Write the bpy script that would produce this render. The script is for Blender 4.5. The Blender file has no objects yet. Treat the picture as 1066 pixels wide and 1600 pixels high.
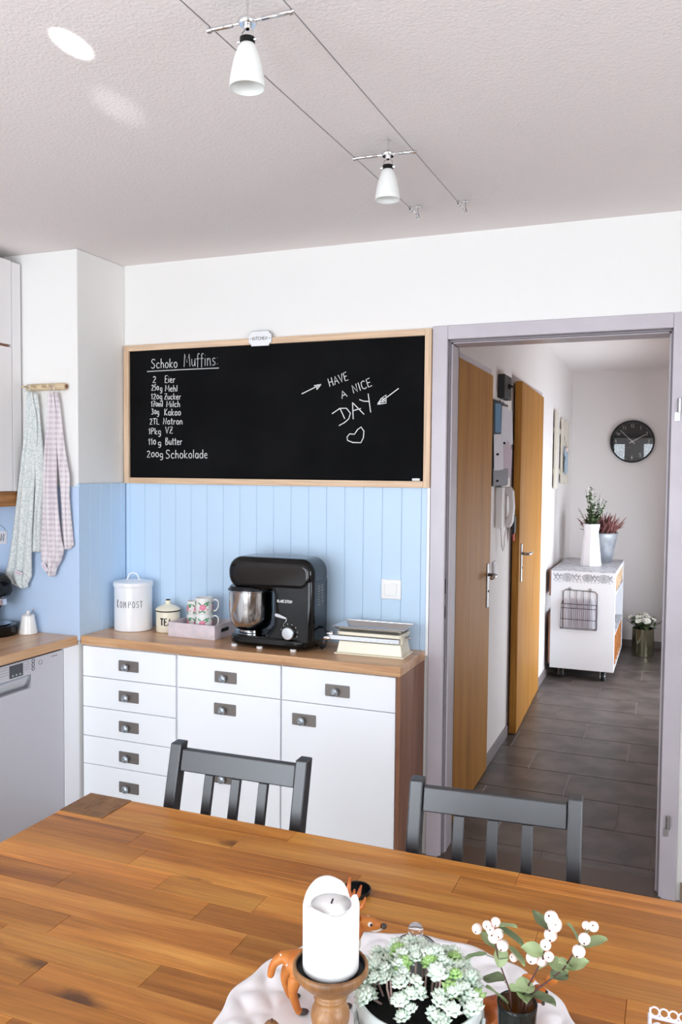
import bpy, bmesh, math, random
from mathutils import Vector, Matrix
random.seed(7)
S = bpy.context.scene
C = S.collection
PI = math.pi

# ------------------------------------------------------------------ camera
cam = bpy.data.cameras.new('camera'); camo = bpy.data.objects.new('camera', cam); C.objects.link(camo)
_y, _p, _r = math.radians(21.8418), math.radians(2.7498), math.radians(.5161)
_f = Vector((-math.sin(_y)*math.cos(_p), math.cos(_y)*math.cos(_p), -math.sin(_p)))
_R = Vector((math.cos(_y), math.sin(_y), 0)); _U = _R.cross(_f)
_R2 = math.cos(_r)*_R + math.sin(_r)*_U; _U2 = -math.sin(_r)*_R + math.cos(_r)*_U
M = Matrix((_R2, _U2, -_f)).transposed().to_4x4(); M.translation = (2.4113, -3.2773, 1.575)
camo.matrix_world = M
cam.sensor_fit = 'VERTICAL'; cam.sensor_height = 24.0; cam.lens = 1305.208/1600*24.0
cam.clip_start = .02; cam.clip_end = 100
S.camera = camo

# ------------------------------------------------------------------ light
S.view_settings.view_transform = 'Standard'; S.view_settings.look = 'None'
S.view_settings.gamma = 1; S.view_settings.use_curve_mapping = False
S.view_settings.exposure = -0.46
S.cycles.use_denoising = True; S.cycles.max_bounces = 10; S.cycles.diffuse_bounces = 6
S.cycles.glossy_bounces = 5; S.cycles.transmission_bounces = 8; S.cycles.transparent_max_bounces = 12
S.cycles.sample_clamp_indirect = 6; S.cycles.caustics_reflective = False; S.cycles.caustics_refractive = False
W = bpy.data.worlds.new('daylight'); S.world = W; W.use_nodes = True
_bg = W.node_tree.nodes['Background']; _bg.inputs[0].default_value = (.90, .96, 1.05, 1); _bg.inputs[1].default_value = 13.0

def area(name, loc, rot, sx, sy, power=0, col=(1, 1, 1), portal=False):
    l = bpy.data.lights.new(name, 'AREA'); l.shape = 'RECTANGLE'; l.size = sx; l.size_y = sy
    l.energy = power; l.color = col; l.cycles.is_portal = portal
    o = bpy.data.objects.new(name, l); C.objects.link(o); o.location = loc; o.rotation_euler = rot
    return o
def spot(name, loc, target, power, angle, blend, radius, col=(1, 1, 1)):
    l = bpy.data.lights.new(name, 'SPOT'); l.energy = power; l.spot_size = angle; l.spot_blend = blend
    l.shadow_soft_size = radius; l.color = col
    o = bpy.data.objects.new(name, l); C.objects.link(o); o.location = loc
    o.rotation_euler = (Vector(target)-Vector(loc)).to_track_quat('-Z', 'Y').to_euler()
    return o
YF = -4.75                       # wall behind the camera
WIN = [(-.30, 1.50, .12, 2.24), (1.74, 2.62, .10, 2.24)]      # window and balcony door in that wall
for i, (a, b, c, d) in enumerate(WIN):
    area('daylight_portal', ((a+b)/2, YF-.16, (c+d)/2), (PI/2, 0, 0), b-a, d-c, portal=True)
HW = (2.25, 3.80, .10, 1.50)       # hall window in the hall's right wall (y0,y1,z0,z1)
KW = (-3.95, -2.15, .80, 2.24)     # unseen window added in the right wall to brighten ceiling and pillar (y0,y1,z0,z1)
area('daylight_portal', (4.46, (KW[0]+KW[1])/2, (KW[2]+KW[3])/2), (PI/2, 0, PI/2), KW[1]-KW[0], KW[3]-KW[2], portal=True)
area('daylight_portal', (2.92, (HW[0]+HW[1])/2, (HW[2]+HW[3])/2), (PI/2, 0, PI/2), HW[1]-HW[0], HW[3]-HW[2], portal=True)
# low sun thrown back up to the ceiling by a shiny thing on the sill
spot('sun_glint', (1.55, -4.45, .98), (1.135, -1.735, 2.52), 2600, math.radians(1.4), .6, .004, (.95, .97, 1))
spot('sun_glint', (1.55, -4.45, .98), (1.03, -1.43, 2.52), 260, math.radians(2.3), 1.0, .004, (.92, .96, 1))

# ------------------------------------------------------------------ materials
def lin(c):
    r = []
    for v in c[:3]:
        v /= 255.0
        r.append(v/12.92 if v <= .04045 else ((v+.055)/1.055)**2.4)
    return (*r, 1)
def nt(name):
    m = bpy.data.materials.new(name); m.use_nodes = True
    n = m.node_tree.nodes; l = m.node_tree.links
    return m, n, l, n['Principled BSDF']
def setb(b, rough=.5, metal=0, spec=.5, coat=0, coat_r=.1, trans=0, ior=None, sheen=0):
    b.inputs['Roughness'].default_value = rough; b.inputs['Metallic'].default_value = metal
    b.inputs['Specular IOR Level'].default_value = spec; b.inputs['Coat Weight'].default_value = coat
    b.inputs['Coat Roughness'].default_value = coat_r; b.inputs['Transmission Weight'].default_value = trans
    b.inputs['Sheen Weight'].default_value = sheen
    if ior: b.inputs['IOR'].default_value = ior
def pm(name, col, rough=.5, metal=0, spec=.5, col2=None, nscale=8, bump=0, bscale=200, bdist=.002, detail=3, ramp=(.4, .62), **k):
    m, n, l, b = nt(name); setb(b, rough, metal, spec, **k)
    b.inputs['Base Color'].default_value = lin(col)
    tc = n.new('ShaderNodeTexCoord')
    if col2:
        t = n.new('ShaderNodeTexNoise'); t.inputs['Scale'].default_value = nscale; t.inputs['Detail'].default_value = detail
        l.new(tc.outputs['Object'], t.inputs['Vector'])
        r = n.new('ShaderNodeValToRGB'); r.color_ramp.elements[0].position = ramp[0]; r.color_ramp.elements[1].position = ramp[1]
        r.color_ramp.elements[0].color = lin(col); r.color_ramp.elements[1].color = lin(col2)
        l.new(t.outputs['Fac'], r.inputs['Fac']); l.new(r.outputs['Color'], b.inputs['Base Color'])
    if bump:
        t = n.new('ShaderNodeTexNoise'); t.inputs['Scale'].default_value = bscale; t.inputs['Detail'].default_value = 4
        l.new(tc.outputs['Object'], t.inputs['Vector'])
        bp = n.new('ShaderNodeBump'); bp.inputs['Strength'].default_value = bump; bp.inputs['Distance'].default_value = bdist
        l.new(t.outputs['Fac'], bp.inputs['Height']); l.new(bp.outputs['Normal'], b.inputs['Normal'])
    return m
def wood(name, cols, axis='x', scale=1.0, rough=.4, objcol=False, knots=0, spec=.4, ring=1.0, stretch=14, coat=0):
    """grain runs along axis; objcol multiplies by the object's own colour; every object gets its own stretch of grain"""
    m, n, l, b = nt(name); setb(b, rough, 0, spec, coat=coat)
    tc = n.new('ShaderNodeTexCoord'); oi = n.new('ShaderNodeObjectInfo')
    ad = n.new('ShaderNodeVectorMath'); ad.operation = 'MULTIPLY_ADD'
    cb = n.new('ShaderNodeCombineXYZ')
    for i in range(3): l.new(oi.outputs['Random'], cb.inputs[i])
    l.new(cb.outputs[0], ad.inputs[0]); ad.inputs[1].default_value = (17.3, 9.1, 23.7); l.new(tc.outputs['Object'], ad.inputs[2])
    mp = n.new('ShaderNodeMapping'); sc = [scale*stretch]*3; sc['xyz'.index(axis)] = scale*1.1
    mp.inputs['Scale'].default_value = sc; l.new(ad.outputs[0], mp.inputs['Vector'])
    t = n.new('ShaderNodeTexNoise'); t.inputs['Scale'].default_value = 1.0; t.inputs['Detail'].default_value = 6
    t.inputs['Roughness'].default_value = .6; t.inputs['Distortion'].default_value = .7*ring; l.new(mp.outputs[0], t.inputs['Vector'])
    r = n.new('ShaderNodeValToRGB'); e = r.color_ramp.elements
    while len(e) < len(cols): e.new(.5)
    for i, c in enumerate(cols): e[i].position = .28+.44*i/(len(cols)-1); e[i].color = lin(c)
    l.new(t.outputs['Fac'], r.inputs['Fac'])
    out = r.outputs['Color']
    mp2 = n.new('ShaderNodeMapping'); sc2 = [scale*180]*3; sc2['xyz'.index(axis)] = scale*5
    mp2.inputs['Scale'].default_value = sc2; l.new(ad.outputs[0], mp2.inputs['Vector'])
    t2 = n.new('ShaderNodeTexNoise'); t2.inputs['Scale'].default_value = 1.0; t2.inputs['Detail'].default_value = 2; l.new(mp2.outputs[0], t2.inputs['Vector'])
    mr = n.new('ShaderNodeMapRange'); mr.inputs['From Min'].default_value = .3; mr.inputs['From Max'].default_value = .7
    mr.inputs['To Min'].default_value = .80; mr.inputs['To Max'].default_value = 1.08; l.new(t2.outputs['Fac'], mr.inputs['Value'])
    mx = n.new('ShaderNodeMix'); mx.data_type = 'RGBA'; mx.blend_type = 'MULTIPLY'; mx.inputs['Factor'].default_value = 1
    l.new(out, mx.inputs['A']); l.new(mr.outputs[0], mx.inputs['B']); out = mx.outputs['Result']
    if knots:
        mp3 = n.new('ShaderNodeMapping'); sc3 = [7.0]*3; sc3['xyz'.index(axis)] = 2.6
        mp3.inputs['Scale'].default_value = sc3; l.new(ad.outputs[0], mp3.inputs['Vector'])
        v = n.new('ShaderNodeTexVoronoi'); v.inputs['Scale'].default_value = 1.0; l.new(mp3.outputs[0], v.inputs['Vector'])
        nn = n.new('ShaderNodeTexNoise'); nn.inputs['Scale'].default_value = 30; l.new(ad.outputs[0], nn.inputs['Vector'])
        su = n.new('ShaderNodeMath'); su.operation = 'MULTIPLY_ADD'; l.new(nn.outputs['Fac'], su.inputs[0]); su.inputs[1].default_value = .14; l.new(v.outputs['Distance'], su.inputs[2])
        kr = n.new('ShaderNodeMapRange'); kr.inputs['From Min'].default_value = .13; kr.inputs['From Max'].default_value = .24
        kr.inputs['To Min'].default_value = knots; kr.inputs['To Max'].default_value = 0; l.new(su.outputs[0], kr.inputs['Value'])
        mk = n.new('ShaderNodeMix'); mk.data_type = 'RGBA'; l.new(kr.outputs[0], mk.inputs['Factor']); l.new(out, mk.inputs['A'])
        mk.inputs['B'].default_value = lin((70, 40, 20)); out = mk.outputs['Result']
    if objcol:
        mo = n.new('ShaderNodeMix'); mo.data_type = 'RGBA'; mo.blend_type = 'MULTIPLY'; mo.inputs['Factor'].default_value = 1
        l.new(out, mo.inputs['A']); l.new(oi.outputs['Color'], mo.inputs['B']); out = mo.outputs['Result']
    l.new(out, b.inputs['Base Color'])
    bp = n.new('ShaderNodeBump'); bp.inputs['Strength'].default_value = .12; bp.inputs['Distance'].default_value = .001
    l.new(t2.outputs['Fac'], bp.inputs['Height']); l.new(bp.outputs['Normal'], b.inputs['Normal'])
    return m
def glass(name, col=(255, 255, 255), rough=0.0, mix=.12):
    """thin clear glass: mostly see-through, with a mirror-like surface"""
    m = bpy.data.materials.new(name); m.use_nodes = True; n = m.node_tree.nodes; l = m.node_tree.links
    n.remove(n['Principled BSDF'])
    t = n.new('ShaderNodeBsdfTransparent'); t.inputs[0].default_value = lin(col)
    g = n.new('ShaderNodeBsdfGlossy'); g.inputs['Roughness'].default_value = rough
    f = n.new('ShaderNodeLayerWeight'); f.inputs['Blend'].default_value = mix
    x = n.new('ShaderNodeMixShader'); l.new(f.outputs['Fresnel'], x.inputs[0]); l.new(t.outputs[0], x.inputs[1]); l.new(g.outputs[0], x.inputs[2])
    l.new(x.outputs[0], n['Material Output'].inputs['Surface'])
    return m

m_wall = pm('white_plaster', (240, 238, 235), .85, spec=.2, bump=.3, bscale=140, bdist=.003)
m_hall = pm('hall_plaster', (234, 228, 226), .8, spec=.2, bump=.25, bscale=140, bdist=.003)
m_ceil = pm('stucco_ceiling', (238, 231, 229), .9, spec=.1, bump=.55, bscale=120, bdist=.004)
m_blue = pm('light_blue_paint', (196, 219, 241), .42, spec=.4)
m_blue2 = pm('light_blue_panel', (194, 215, 242), .4, spec=.4)
m_white = pm('white_lacquer', (251, 252, 255), .3, spec=.5)
m_cab = pm('cabinet_white', (236, 233, 233), .4)
m_lilac = pm('lilac_grey_enamel', (198, 190, 197), .32, spec=.5, col2=(192, 184, 191), nscale=5)
m_base = pm('grey_tile_base', (128, 118, 118), .5)
m_tile = pm('slate_tile', (100, 91, 87), .36, spec=.5, col2=(74, 66, 63), nscale=6, bump=.3, bscale=60, bdist=.002, detail=6)
m_grout = pm('pale_grout', (150, 142, 138), .8)
m_kfloor = pm('dark_kitchen_floor', (150, 132, 116), .5, col2=(138, 120, 104), nscale=4)
m_oak = wood('oiled_oak', [(136, 78, 28), (188, 120, 50), (216, 154, 76)], 'x', 1.0, .36, True, .85, .4)
m_end = wood('oak_end_grain', [(110, 76, 46), (140, 100, 62), (160, 118, 76)], 'y', 2.0, .5, True)
m_worktop = wood('walnut_worktop', [(172, 122, 84), (212, 164, 120), (226, 184, 142)], 'x', .9, .28, False, .35, .5)
m_worktopy = wood('walnut_worktop_y', [(172, 122, 84), (212, 164, 120), (226, 184, 142)], 'y', .9, .28, False, .35, .5)
m_sidewood = wood('walnut_side', [(112, 74, 54), (142, 98, 74), (156, 110, 84)], 'z', 1.2, .4)
m_strip = wood('zebrano_strip', [(122, 80, 44), (168, 116, 66), (182, 130, 78)], 'y', 1.5, .4, stretch=40)
m_door = wood('beech_veneer', [(158, 104, 44), (182, 126, 56), (192, 138, 68)], 'z', .6, .5, spec=.12, stretch=20)
m_pine = wood('light_pine', [(214, 178, 144), (226, 194, 162), (232, 203, 174)], 'x', .8, .5)
m_pinez = wood('light_pine_z', [(214, 178, 144), (226, 194, 162), (232, 203, 174)], 'z', .8, .5)
m_rail = wood('birch_rail', [(204, 180, 142), (220, 198, 164), (228, 208, 176)], 'x', 1, .6)
m_crate = wood('orange_pine', [(176, 104, 52), (200, 130, 74), (210, 144, 88)], 'y', 1, .5)
m_turned = wood('turned_wood', [(92, 62, 40), (150, 106, 66), (184, 142, 100)], 'z', 3, .35, stretch=4)
m_board = pm('blackboard', (13, 13, 14), .8, spec=.08, col2=(19, 19, 20), nscale=4)
m_chalk = pm('chalk', (232, 232, 230), .95, spec=.05)
m_chalk2 = pm('chalk_grey', (196, 196, 196), .95, spec=.05)
m_black = pm('black_lacquer_wood', (32, 32, 37), .36, spec=1.0, bump=.08, bscale=60)
m_gloss = pm('gloss_black', (6, 6, 7), .10, spec=.4)
m_mattblk = pm('matt_black', (18, 18, 19), .55)
m_dark = pm('dark_gap', (22, 20, 19), .9)
m_steel = pm('polished_steel', (205, 205, 207), .12, 1)
m_brushed = pm('brushed_steel', (190, 190, 193), .32, 1)
m_dw = pm('silver_enamel', (206, 204, 210), .45, .35)
m_chrome = pm('chrome', (225, 225, 228), .06, 1)
m_plate = pm('dark_nickel', (132, 124, 119), .45, .5)
m_nick = pm('worn_nickel', (170, 176, 182), .35, .85)
m_enamel = pm('white_enamel', (240, 240, 242), .2, spec=.6)
m_cream = pm('cream_enamel', (238, 230, 208), .25, spec=.6)
m_ceramic = pm('white_ceramic', (240, 238, 234), .18, spec=.6)
m_pink = pm('pink_washed_wood', (222, 208, 212), .7, col2=(210, 198, 202), nscale=30)
m_inner = pm('tray_inside', (190, 184, 160), .8)
m_print = pm('dark_print', (52, 52, 56), .6)
m_black_print = pm('black_print', (14, 14, 15), .5)
m_rose = pm('rose_print', (226, 130, 156), .5)
m_leafp = pm('leaf_print', (96, 150, 110), .5)
m_plastic = pm('white_plastic', (240, 238, 236), .3)
m_phone = pm('ivory_plastic', (232, 228, 226), .35)
m_frost = pm('frosted_glass', (250, 250, 246), .35, spec=.4, trans=.2, ior=1.3)
m_glass = glass('clear_glass', (250, 250, 250), 0, .12)
m_wglass = glass('window_glass', (250, 252, 252), 0, .08)
m_smoke = pm('smoked_glass', (96, 100, 96), .05, trans=.9, ior=1.3, spec=.6)
m_amber = pm('green_brown_glass', (128, 122, 100), .12, .75, spec=.7)
m_wax = pm('white_wax', (246, 243, 242), .45, spec=.4)
m_wax.node_tree.nodes['Principled BSDF'].inputs['Subsurface Weight'].default_value = .3
m_wax.node_tree.nodes['Principled BSDF'].inputs['Subsurface Radius'].default_value = (.02, .018, .016)
m_waxpool = pm('dull_wax', (240, 236, 234), .5)
m_deer = pm('orange_brown_hide', (196, 118, 46), .5, col2=(184, 100, 36), nscale=60, bump=.2, bscale=400)
m_deer2 = pm('glossy_orange_brown', (182, 96, 30), .25, col2=(150, 72, 22), nscale=30)
m_belly = pm('cream_hide', (222, 210, 196), .6)
m_hoof = pm('dark_hoof', (64, 52, 46), .5)
m_soil = pm('dark_soil', (16, 13, 13), .95, bump=.8, bscale=150)
m_potgrey = pm('pale_grey_glaze', (196, 202, 200), .35, col2=(206, 212, 208), nscale=10)
m_sedum = pm('sedum_leaf', (208, 224, 208), .6, col2=(234, 240, 228), nscale=60)
m_sedum2 = pm('sedum_green', (150, 190, 110), .6, col2=(180, 208, 140), nscale=50)
m_stem = pm('pink_stem', (206, 172, 164), .6)
m_twig = pm('brown_twig', (86, 52, 46), .7)
m_leaf = pm('soft_green_leaf', (142, 158, 112), .55, col2=(166, 180, 134), nscale=60)
m_leafd = pm('deep_green_leaf', (92, 106, 74), .55, col2=(116, 128, 92), nscale=60)
m_berry = pm('pale_pink_berry', (238, 214, 210), .35, col2=(246, 230, 220), nscale=70, spec=.4)
m_berry.node_tree.nodes['Principled BSDF'].inputs['Subsurface Weight'].default_value = .2
m_berry.node_tree.nodes['Principled BSDF'].inputs['Subsurface Radius'].default_value = (.004, .003, .003)
m_dress = pm('porcelain_white', (238, 234, 236), .22, spec=.6)
m_lace = pm('white_wire_paint', (232, 228, 236), .4)
m_towel1 = pm('grey_floral_linen', (224, 226, 224), .9, spec=.1, col2=(200, 207, 206), nscale=120, ramp=(.46, .56), sheen=.2)
m_galv = pm('galvanised_zinc', (168, 170, 176), .5, .5, col2=(146, 150, 158), nscale=14)
m_heather = pm('wine_heather', (112, 66, 66), .8, col2=(140, 88, 84), nscale=40)
m_green = pm('leaf_green', (66, 84, 52), .7, col2=(88, 106, 66), nscale=40)
m_petal = pm('white_petal', (236, 234, 226), .6)
m_yellow = pm('yellow_centre', (204, 180, 90), .7)
m_cable = pm('steel_cable', (150, 146, 146), .4, .6)
m_wire = pm('dark_wire', (70, 62, 66), .5, .6)
m_paper = pm('white_paper', (226, 224, 232), .8)
m_paperb = pm('blue_paper', (104, 142, 172), .8)
m_papergr = pm('grey_paper', (146, 146, 152), .8)
m_paperp = pm('pinkish_paper', (206, 190, 202), .8)
m_paperd = pm('dark_brown_card', (66, 54, 50), .8)
m_red = pm('red_ribbon', (200, 58, 36), .6)
m_rubber = pm('black_rubber', (22, 22, 24), .6)
m_cartw = pm('cart_white', (232, 232, 236), .45)
m_carttop = pm('grey_patterned_top', (170, 170, 178), .45, col2=(206, 206, 212), nscale=22, ramp=(.45, .52), detail=5)
m_print2 = pm('grey_floral_print', (140, 140, 150), .6)
m_slat = pm('cream_slat', (214, 206, 192), .6)
m_cloth = pm('blue_grey_cloth', (150, 164, 180), .8)
m_switch2 = pm('pale_plastic', (224, 220, 226), .4)

# plaid towel: two crossing sets of stripes
def plaid():
    m, n, l, b = nt('mauve_check_linen'); setb(b, .9, 0, .1, sheen=.2)
    tc = n.new('ShaderNodeTexCoord'); prev = None
    for ax, sc in (('X', 85), ('Z', 85)):
        w = n.new('ShaderNodeTexWave'); w.bands_direction = ax; w.inputs['Scale'].default_value = sc/6.28; w.inputs['Distortion'].default_value = .4
        l.new(tc.outputs['UV'], w.inputs['Vector']) if False else l.new(tc.outputs['Object'], w.inputs['Vector'])
        if prev:
            a = n.new('ShaderNodeMath'); a.operation = 'ADD'; l.new(prev, a.inputs[0]); l.new(w.outputs['Fac'], a.inputs[1]); prev = a.outputs[0]
        else: prev = w.outputs['Fac']
    r = n.new('ShaderNodeValToRGB'); r.color_ramp.elements[0].position = .25; r.color_ramp.elements[1].position = .95
    r.color_ramp.elements[0].color = lin((230, 222, 224)); r.color_ramp.elements[1].color = lin((200, 188, 196))
    h = n.new('ShaderNodeMath'); h.operation = 'MULTIPLY'; h.inputs[1].default_value = .5; l.new(prev, h.inputs[0])
    l.new(h.outputs[0], r.inputs['Fac']); l.new(r.outputs['Color'], b.inputs['Base Color'])
    return m
m_towel2 = plaid()

# ------------------------------------------------------------------ mesh helpers
class MB:
    def __init__(s): s.v = []; s.f = []
    def add(s, v, f):
        o = len(s.v); s.v += [tuple(p) for p in v]; s.f += [tuple(i+o for i in q) for q in f]; return s
    def box(s, x0, x1, y0, y1, z0, z1):
        x0, x1 = min(x0, x1), max(x0, x1); y0, y1 = min(y0, y1), max(y0, y1); z0, z1 = min(z0, z1), max(z0, z1)
        v = [(x, y, z) for z in (z0, z1) for y in (y0, y1) for x in (x0, x1)]
        return s.add(v, [(0, 2, 3, 1), (4, 5, 7, 6), (0, 1, 5, 4), (2, 6, 7, 3), (0, 4, 6, 2), (1, 3, 7, 5)])
    def lathe(s, prof, seg=32, cx=0, cy=0, axis='z', sx=1, sy=1):
        """prof: (radius, height) from bottom to top along the axis; closed at zero radius"""
        v = []; f = []; rings = []
        for r, z in prof:
            if r < 1e-6: rings.append([len(v)]); v.append((cx, cy, z))
            else:
                rings.append(list(range(len(v), len(v)+seg)))
                for i in range(seg):
                    a = 2*PI*i/seg; v.append((cx+sx*r*math.cos(a), cy+sy*r*math.sin(a), z))
        for a, b in zip(rings, rings[1:]):
            if len(a) == 1 and len(b) == 1: continue
            for i in range(seg):
                j = (i+1) % seg
                if len(a) == 1: f.append((a[0], b[j], b[i]))
                elif len(b) == 1: f.append((a[i], a[j], b[0]))
                else: f.append((a[i], a[j], b[j], b[i]))
        if len(rings[0]) > 1 : f.append(tuple(reversed(rings[0])))
        if len(rings[-1]) > 1: f.append(tuple(rings[-1]))
        if axis == 'x': v = [(z, x-0, y) for x, y, z in v]
        if axis == 'y': v = [(x, -z, y) for x, y, z in v]
        return s.add(v, f)
    def shell(s, prof, seg=32, **k):
        """open lathe (no end caps)"""
        n0 = len(s.f); s.lathe(prof, seg, **k)
        caps = [i for i in range(n0, len(s.f)) if len(s.f[i]) == seg and seg > 4]
        for i in reversed(caps): s.f.pop(i)
        return s
    def tube(s, pts, r, seg=8, closed=False, cap=True):
        pts = [Vector(p) for p in pts]; n = len(pts); rr = r if isinstance(r, (list, tuple)) else [r]*n
        v = []; f = []; up = None
        for i, p in enumerate(pts):
            if closed: t = pts[(i+1) % n]-pts[i-1]
            else: t = pts[min(i+1, n-1)]-pts[max(i-1, 0)]
            if t.length < 1e-9: t = Vector((0, 0, 1))
            t.normalize()
            if up is None:
                up = t.orthogonal().normalized()
            else:
                up = up-t*up.dot(t)
                up = up.normalized() if up.length > 1e-6 else t.orthogonal().normalized()
            w = t.cross(up)
            for k in range(seg):
                a = 2*PI*k/seg; v.append(p+rr[i]*(math.cos(a)*up+math.sin(a)*w))
        m = n if closed else n-1
        for i in range(m):
            for k in range(seg):
                a = i*seg+k; b = i*seg+(k+1) % seg; j = (i+1) % n
                f.append((a, b, j*seg+(k+1) % seg, j*seg+k))
        if not closed and cap:
            f.append(tuple(reversed(range(seg)))); f.append(tuple(range((n-1)*seg, n*seg)))
        return s.add(v, f)
    def prism(s, poly, a, b, plane='xz'):
        """extrude a polygon drawn in plane xz / yz / xy between a and b on the remaining axis"""
        n = len(poly); mk = {'xz': lambda p, t: (p[0], t, p[1]), 'yz': lambda p, t: (t, p[0], p[1]), 'xy': lambda p, t: (p[0], p[1], t)}[plane]
        v = [mk(p, a) for p in poly]+[mk(p, b) for p in poly]
        f = [tuple(range(n)), tuple(reversed(range(n, 2*n)))]+[(i, i+n, (i+1) % n+n, (i+1) % n) for i in range(n)]
        return s.add(v, f)
    def ball(s, c, r, seg=16, rings=10, sq=(1, 1, 1)):
        v = [(c[0], c[1], c[2]+r*sq[2])]; f = []
        for i in range(1, rings):
            a = PI*i/rings
            for k in range(seg):
                b = 2*PI*k/seg; v.append((c[0]+r*sq[0]*math.sin(a)*math.cos(b), c[1]+r*sq[1]*math.sin(a)*math.sin(b), c[2]+r*sq[2]*math.cos(a)))
        v.append((c[0], c[1], c[2]-r*sq[2])); L = len(v)-1
        for k in range(seg):
            j = (k+1) % seg; f.append((0, 1+k, 1+j)); f.append((L, 1+(rings-2)*seg+j, 1+(rings-2)*seg+k))
            for i in range(rings-2): f.append((1+i*seg+k, 1+(i+1)*seg+k, 1+(i+1)*seg+j, 1+i*seg+j))
        return s.add(v, f)
    def grid(s, fn, nu, nv):
        v = [fn(u/nu, w/nv) for w in range(nv+1) for u in range(nu+1)]; q = nu+1
        return s.add(v, [(a*q+b, a*q+b+1, (a+1)*q+b+1, (a+1)*q+b) for a in range(nv) for b in range(nu)])
    def mesh(s, name):
        me = bpy.data.meshes.new(name); me.from_pydata(s.v, [], s.f); me.update()
        bm = bmesh.new(); bm.from_mesh(me); bmesh.ops.recalc_face_normals(bm, faces=bm.faces); bm.to_mesh(me); bm.free()
        return me
    def build(s, name, mat, parent=None, smooth=False, bevel=0, seg=2, solid=0, sub=0, loc=None):
        me = s.mesh(name); o = bpy.data.objects.new(name, me); C.objects.link(o); me.materials.append(mat)
        if parent: o.parent = parent
        if loc: o.location = loc
        if smooth:
            me.shade_smooth() if smooth is True else me.set_sharp_from_angle(angle=smooth)
        if solid: q = o.modifiers.new('solid', 'SOLIDIFY'); q.thickness = solid; q.offset = 0
        if bevel:
            q = o.modifiers.new('bevel', 'BEVEL'); q.width = bevel; q.segments = seg; q.limit_method = 'ANGLE'; q.angle_limit = .7
            q.harden_normals = False
        if sub: q = o.modifiers.new('sub', 'SUBSURF'); q.levels = sub; q.render_levels = sub
        return o
SH = math.radians(38)
def tag(o, label, cat=None, group=None, kind=None):
    if label: o['label'] = label
    if cat: o['category'] = cat
    if group: o['group'] = group
    if kind: o['kind'] = kind
    return o
def thing(name, label, cat, loc=(0, 0, 0), rz=0, group=None, kind=None):
    o = bpy.data.objects.new(name, None); C.objects.link(o); o.location = loc; o.rotation_euler = (0, 0, rz); o.empty_display_size = .05
    return tag(o, label, cat, group, kind)
def struct(o, label, cat=None): o['kind'] = 'structure'; o['label'] = label; o['category'] = cat or 'structure'; return o
def copy_tree(o, parent=None):
    c = o.copy(); C.objects.link(c); c.parent = parent
    for ch in [x for x in bpy.data.objects if x.parent == o]: copy_tree(ch, c)
    return c
def place(name, me, parent, loc, rot=(0, 0, 0), sc=(1, 1, 1), mat=None):
    o = bpy.data.objects.new(name, me); C.objects.link(o); o.parent = parent; o.location = loc; o.rotation_euler = rot; o.scale = sc
    return o
def arc(cx, cy, r, a0, a1, n): return [(cx+r*math.cos(a0+(a1-a0)*i/n), cy+r*math.sin(a0+(a1-a0)*i/n)) for i in range(n+1)]
def rrect(x0, x1, y0, y1, r, n=4):
    return arc(x1-r, y1-r, r, 0, PI/2, n)+arc(x0+r, y1-r, r, PI/2, PI, n)+arc(x0+r, y0+r, r, PI, 1.5*PI, n)+arc(x1-r, y0+r, r, 1.5*PI, 2*PI, n)

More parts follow.
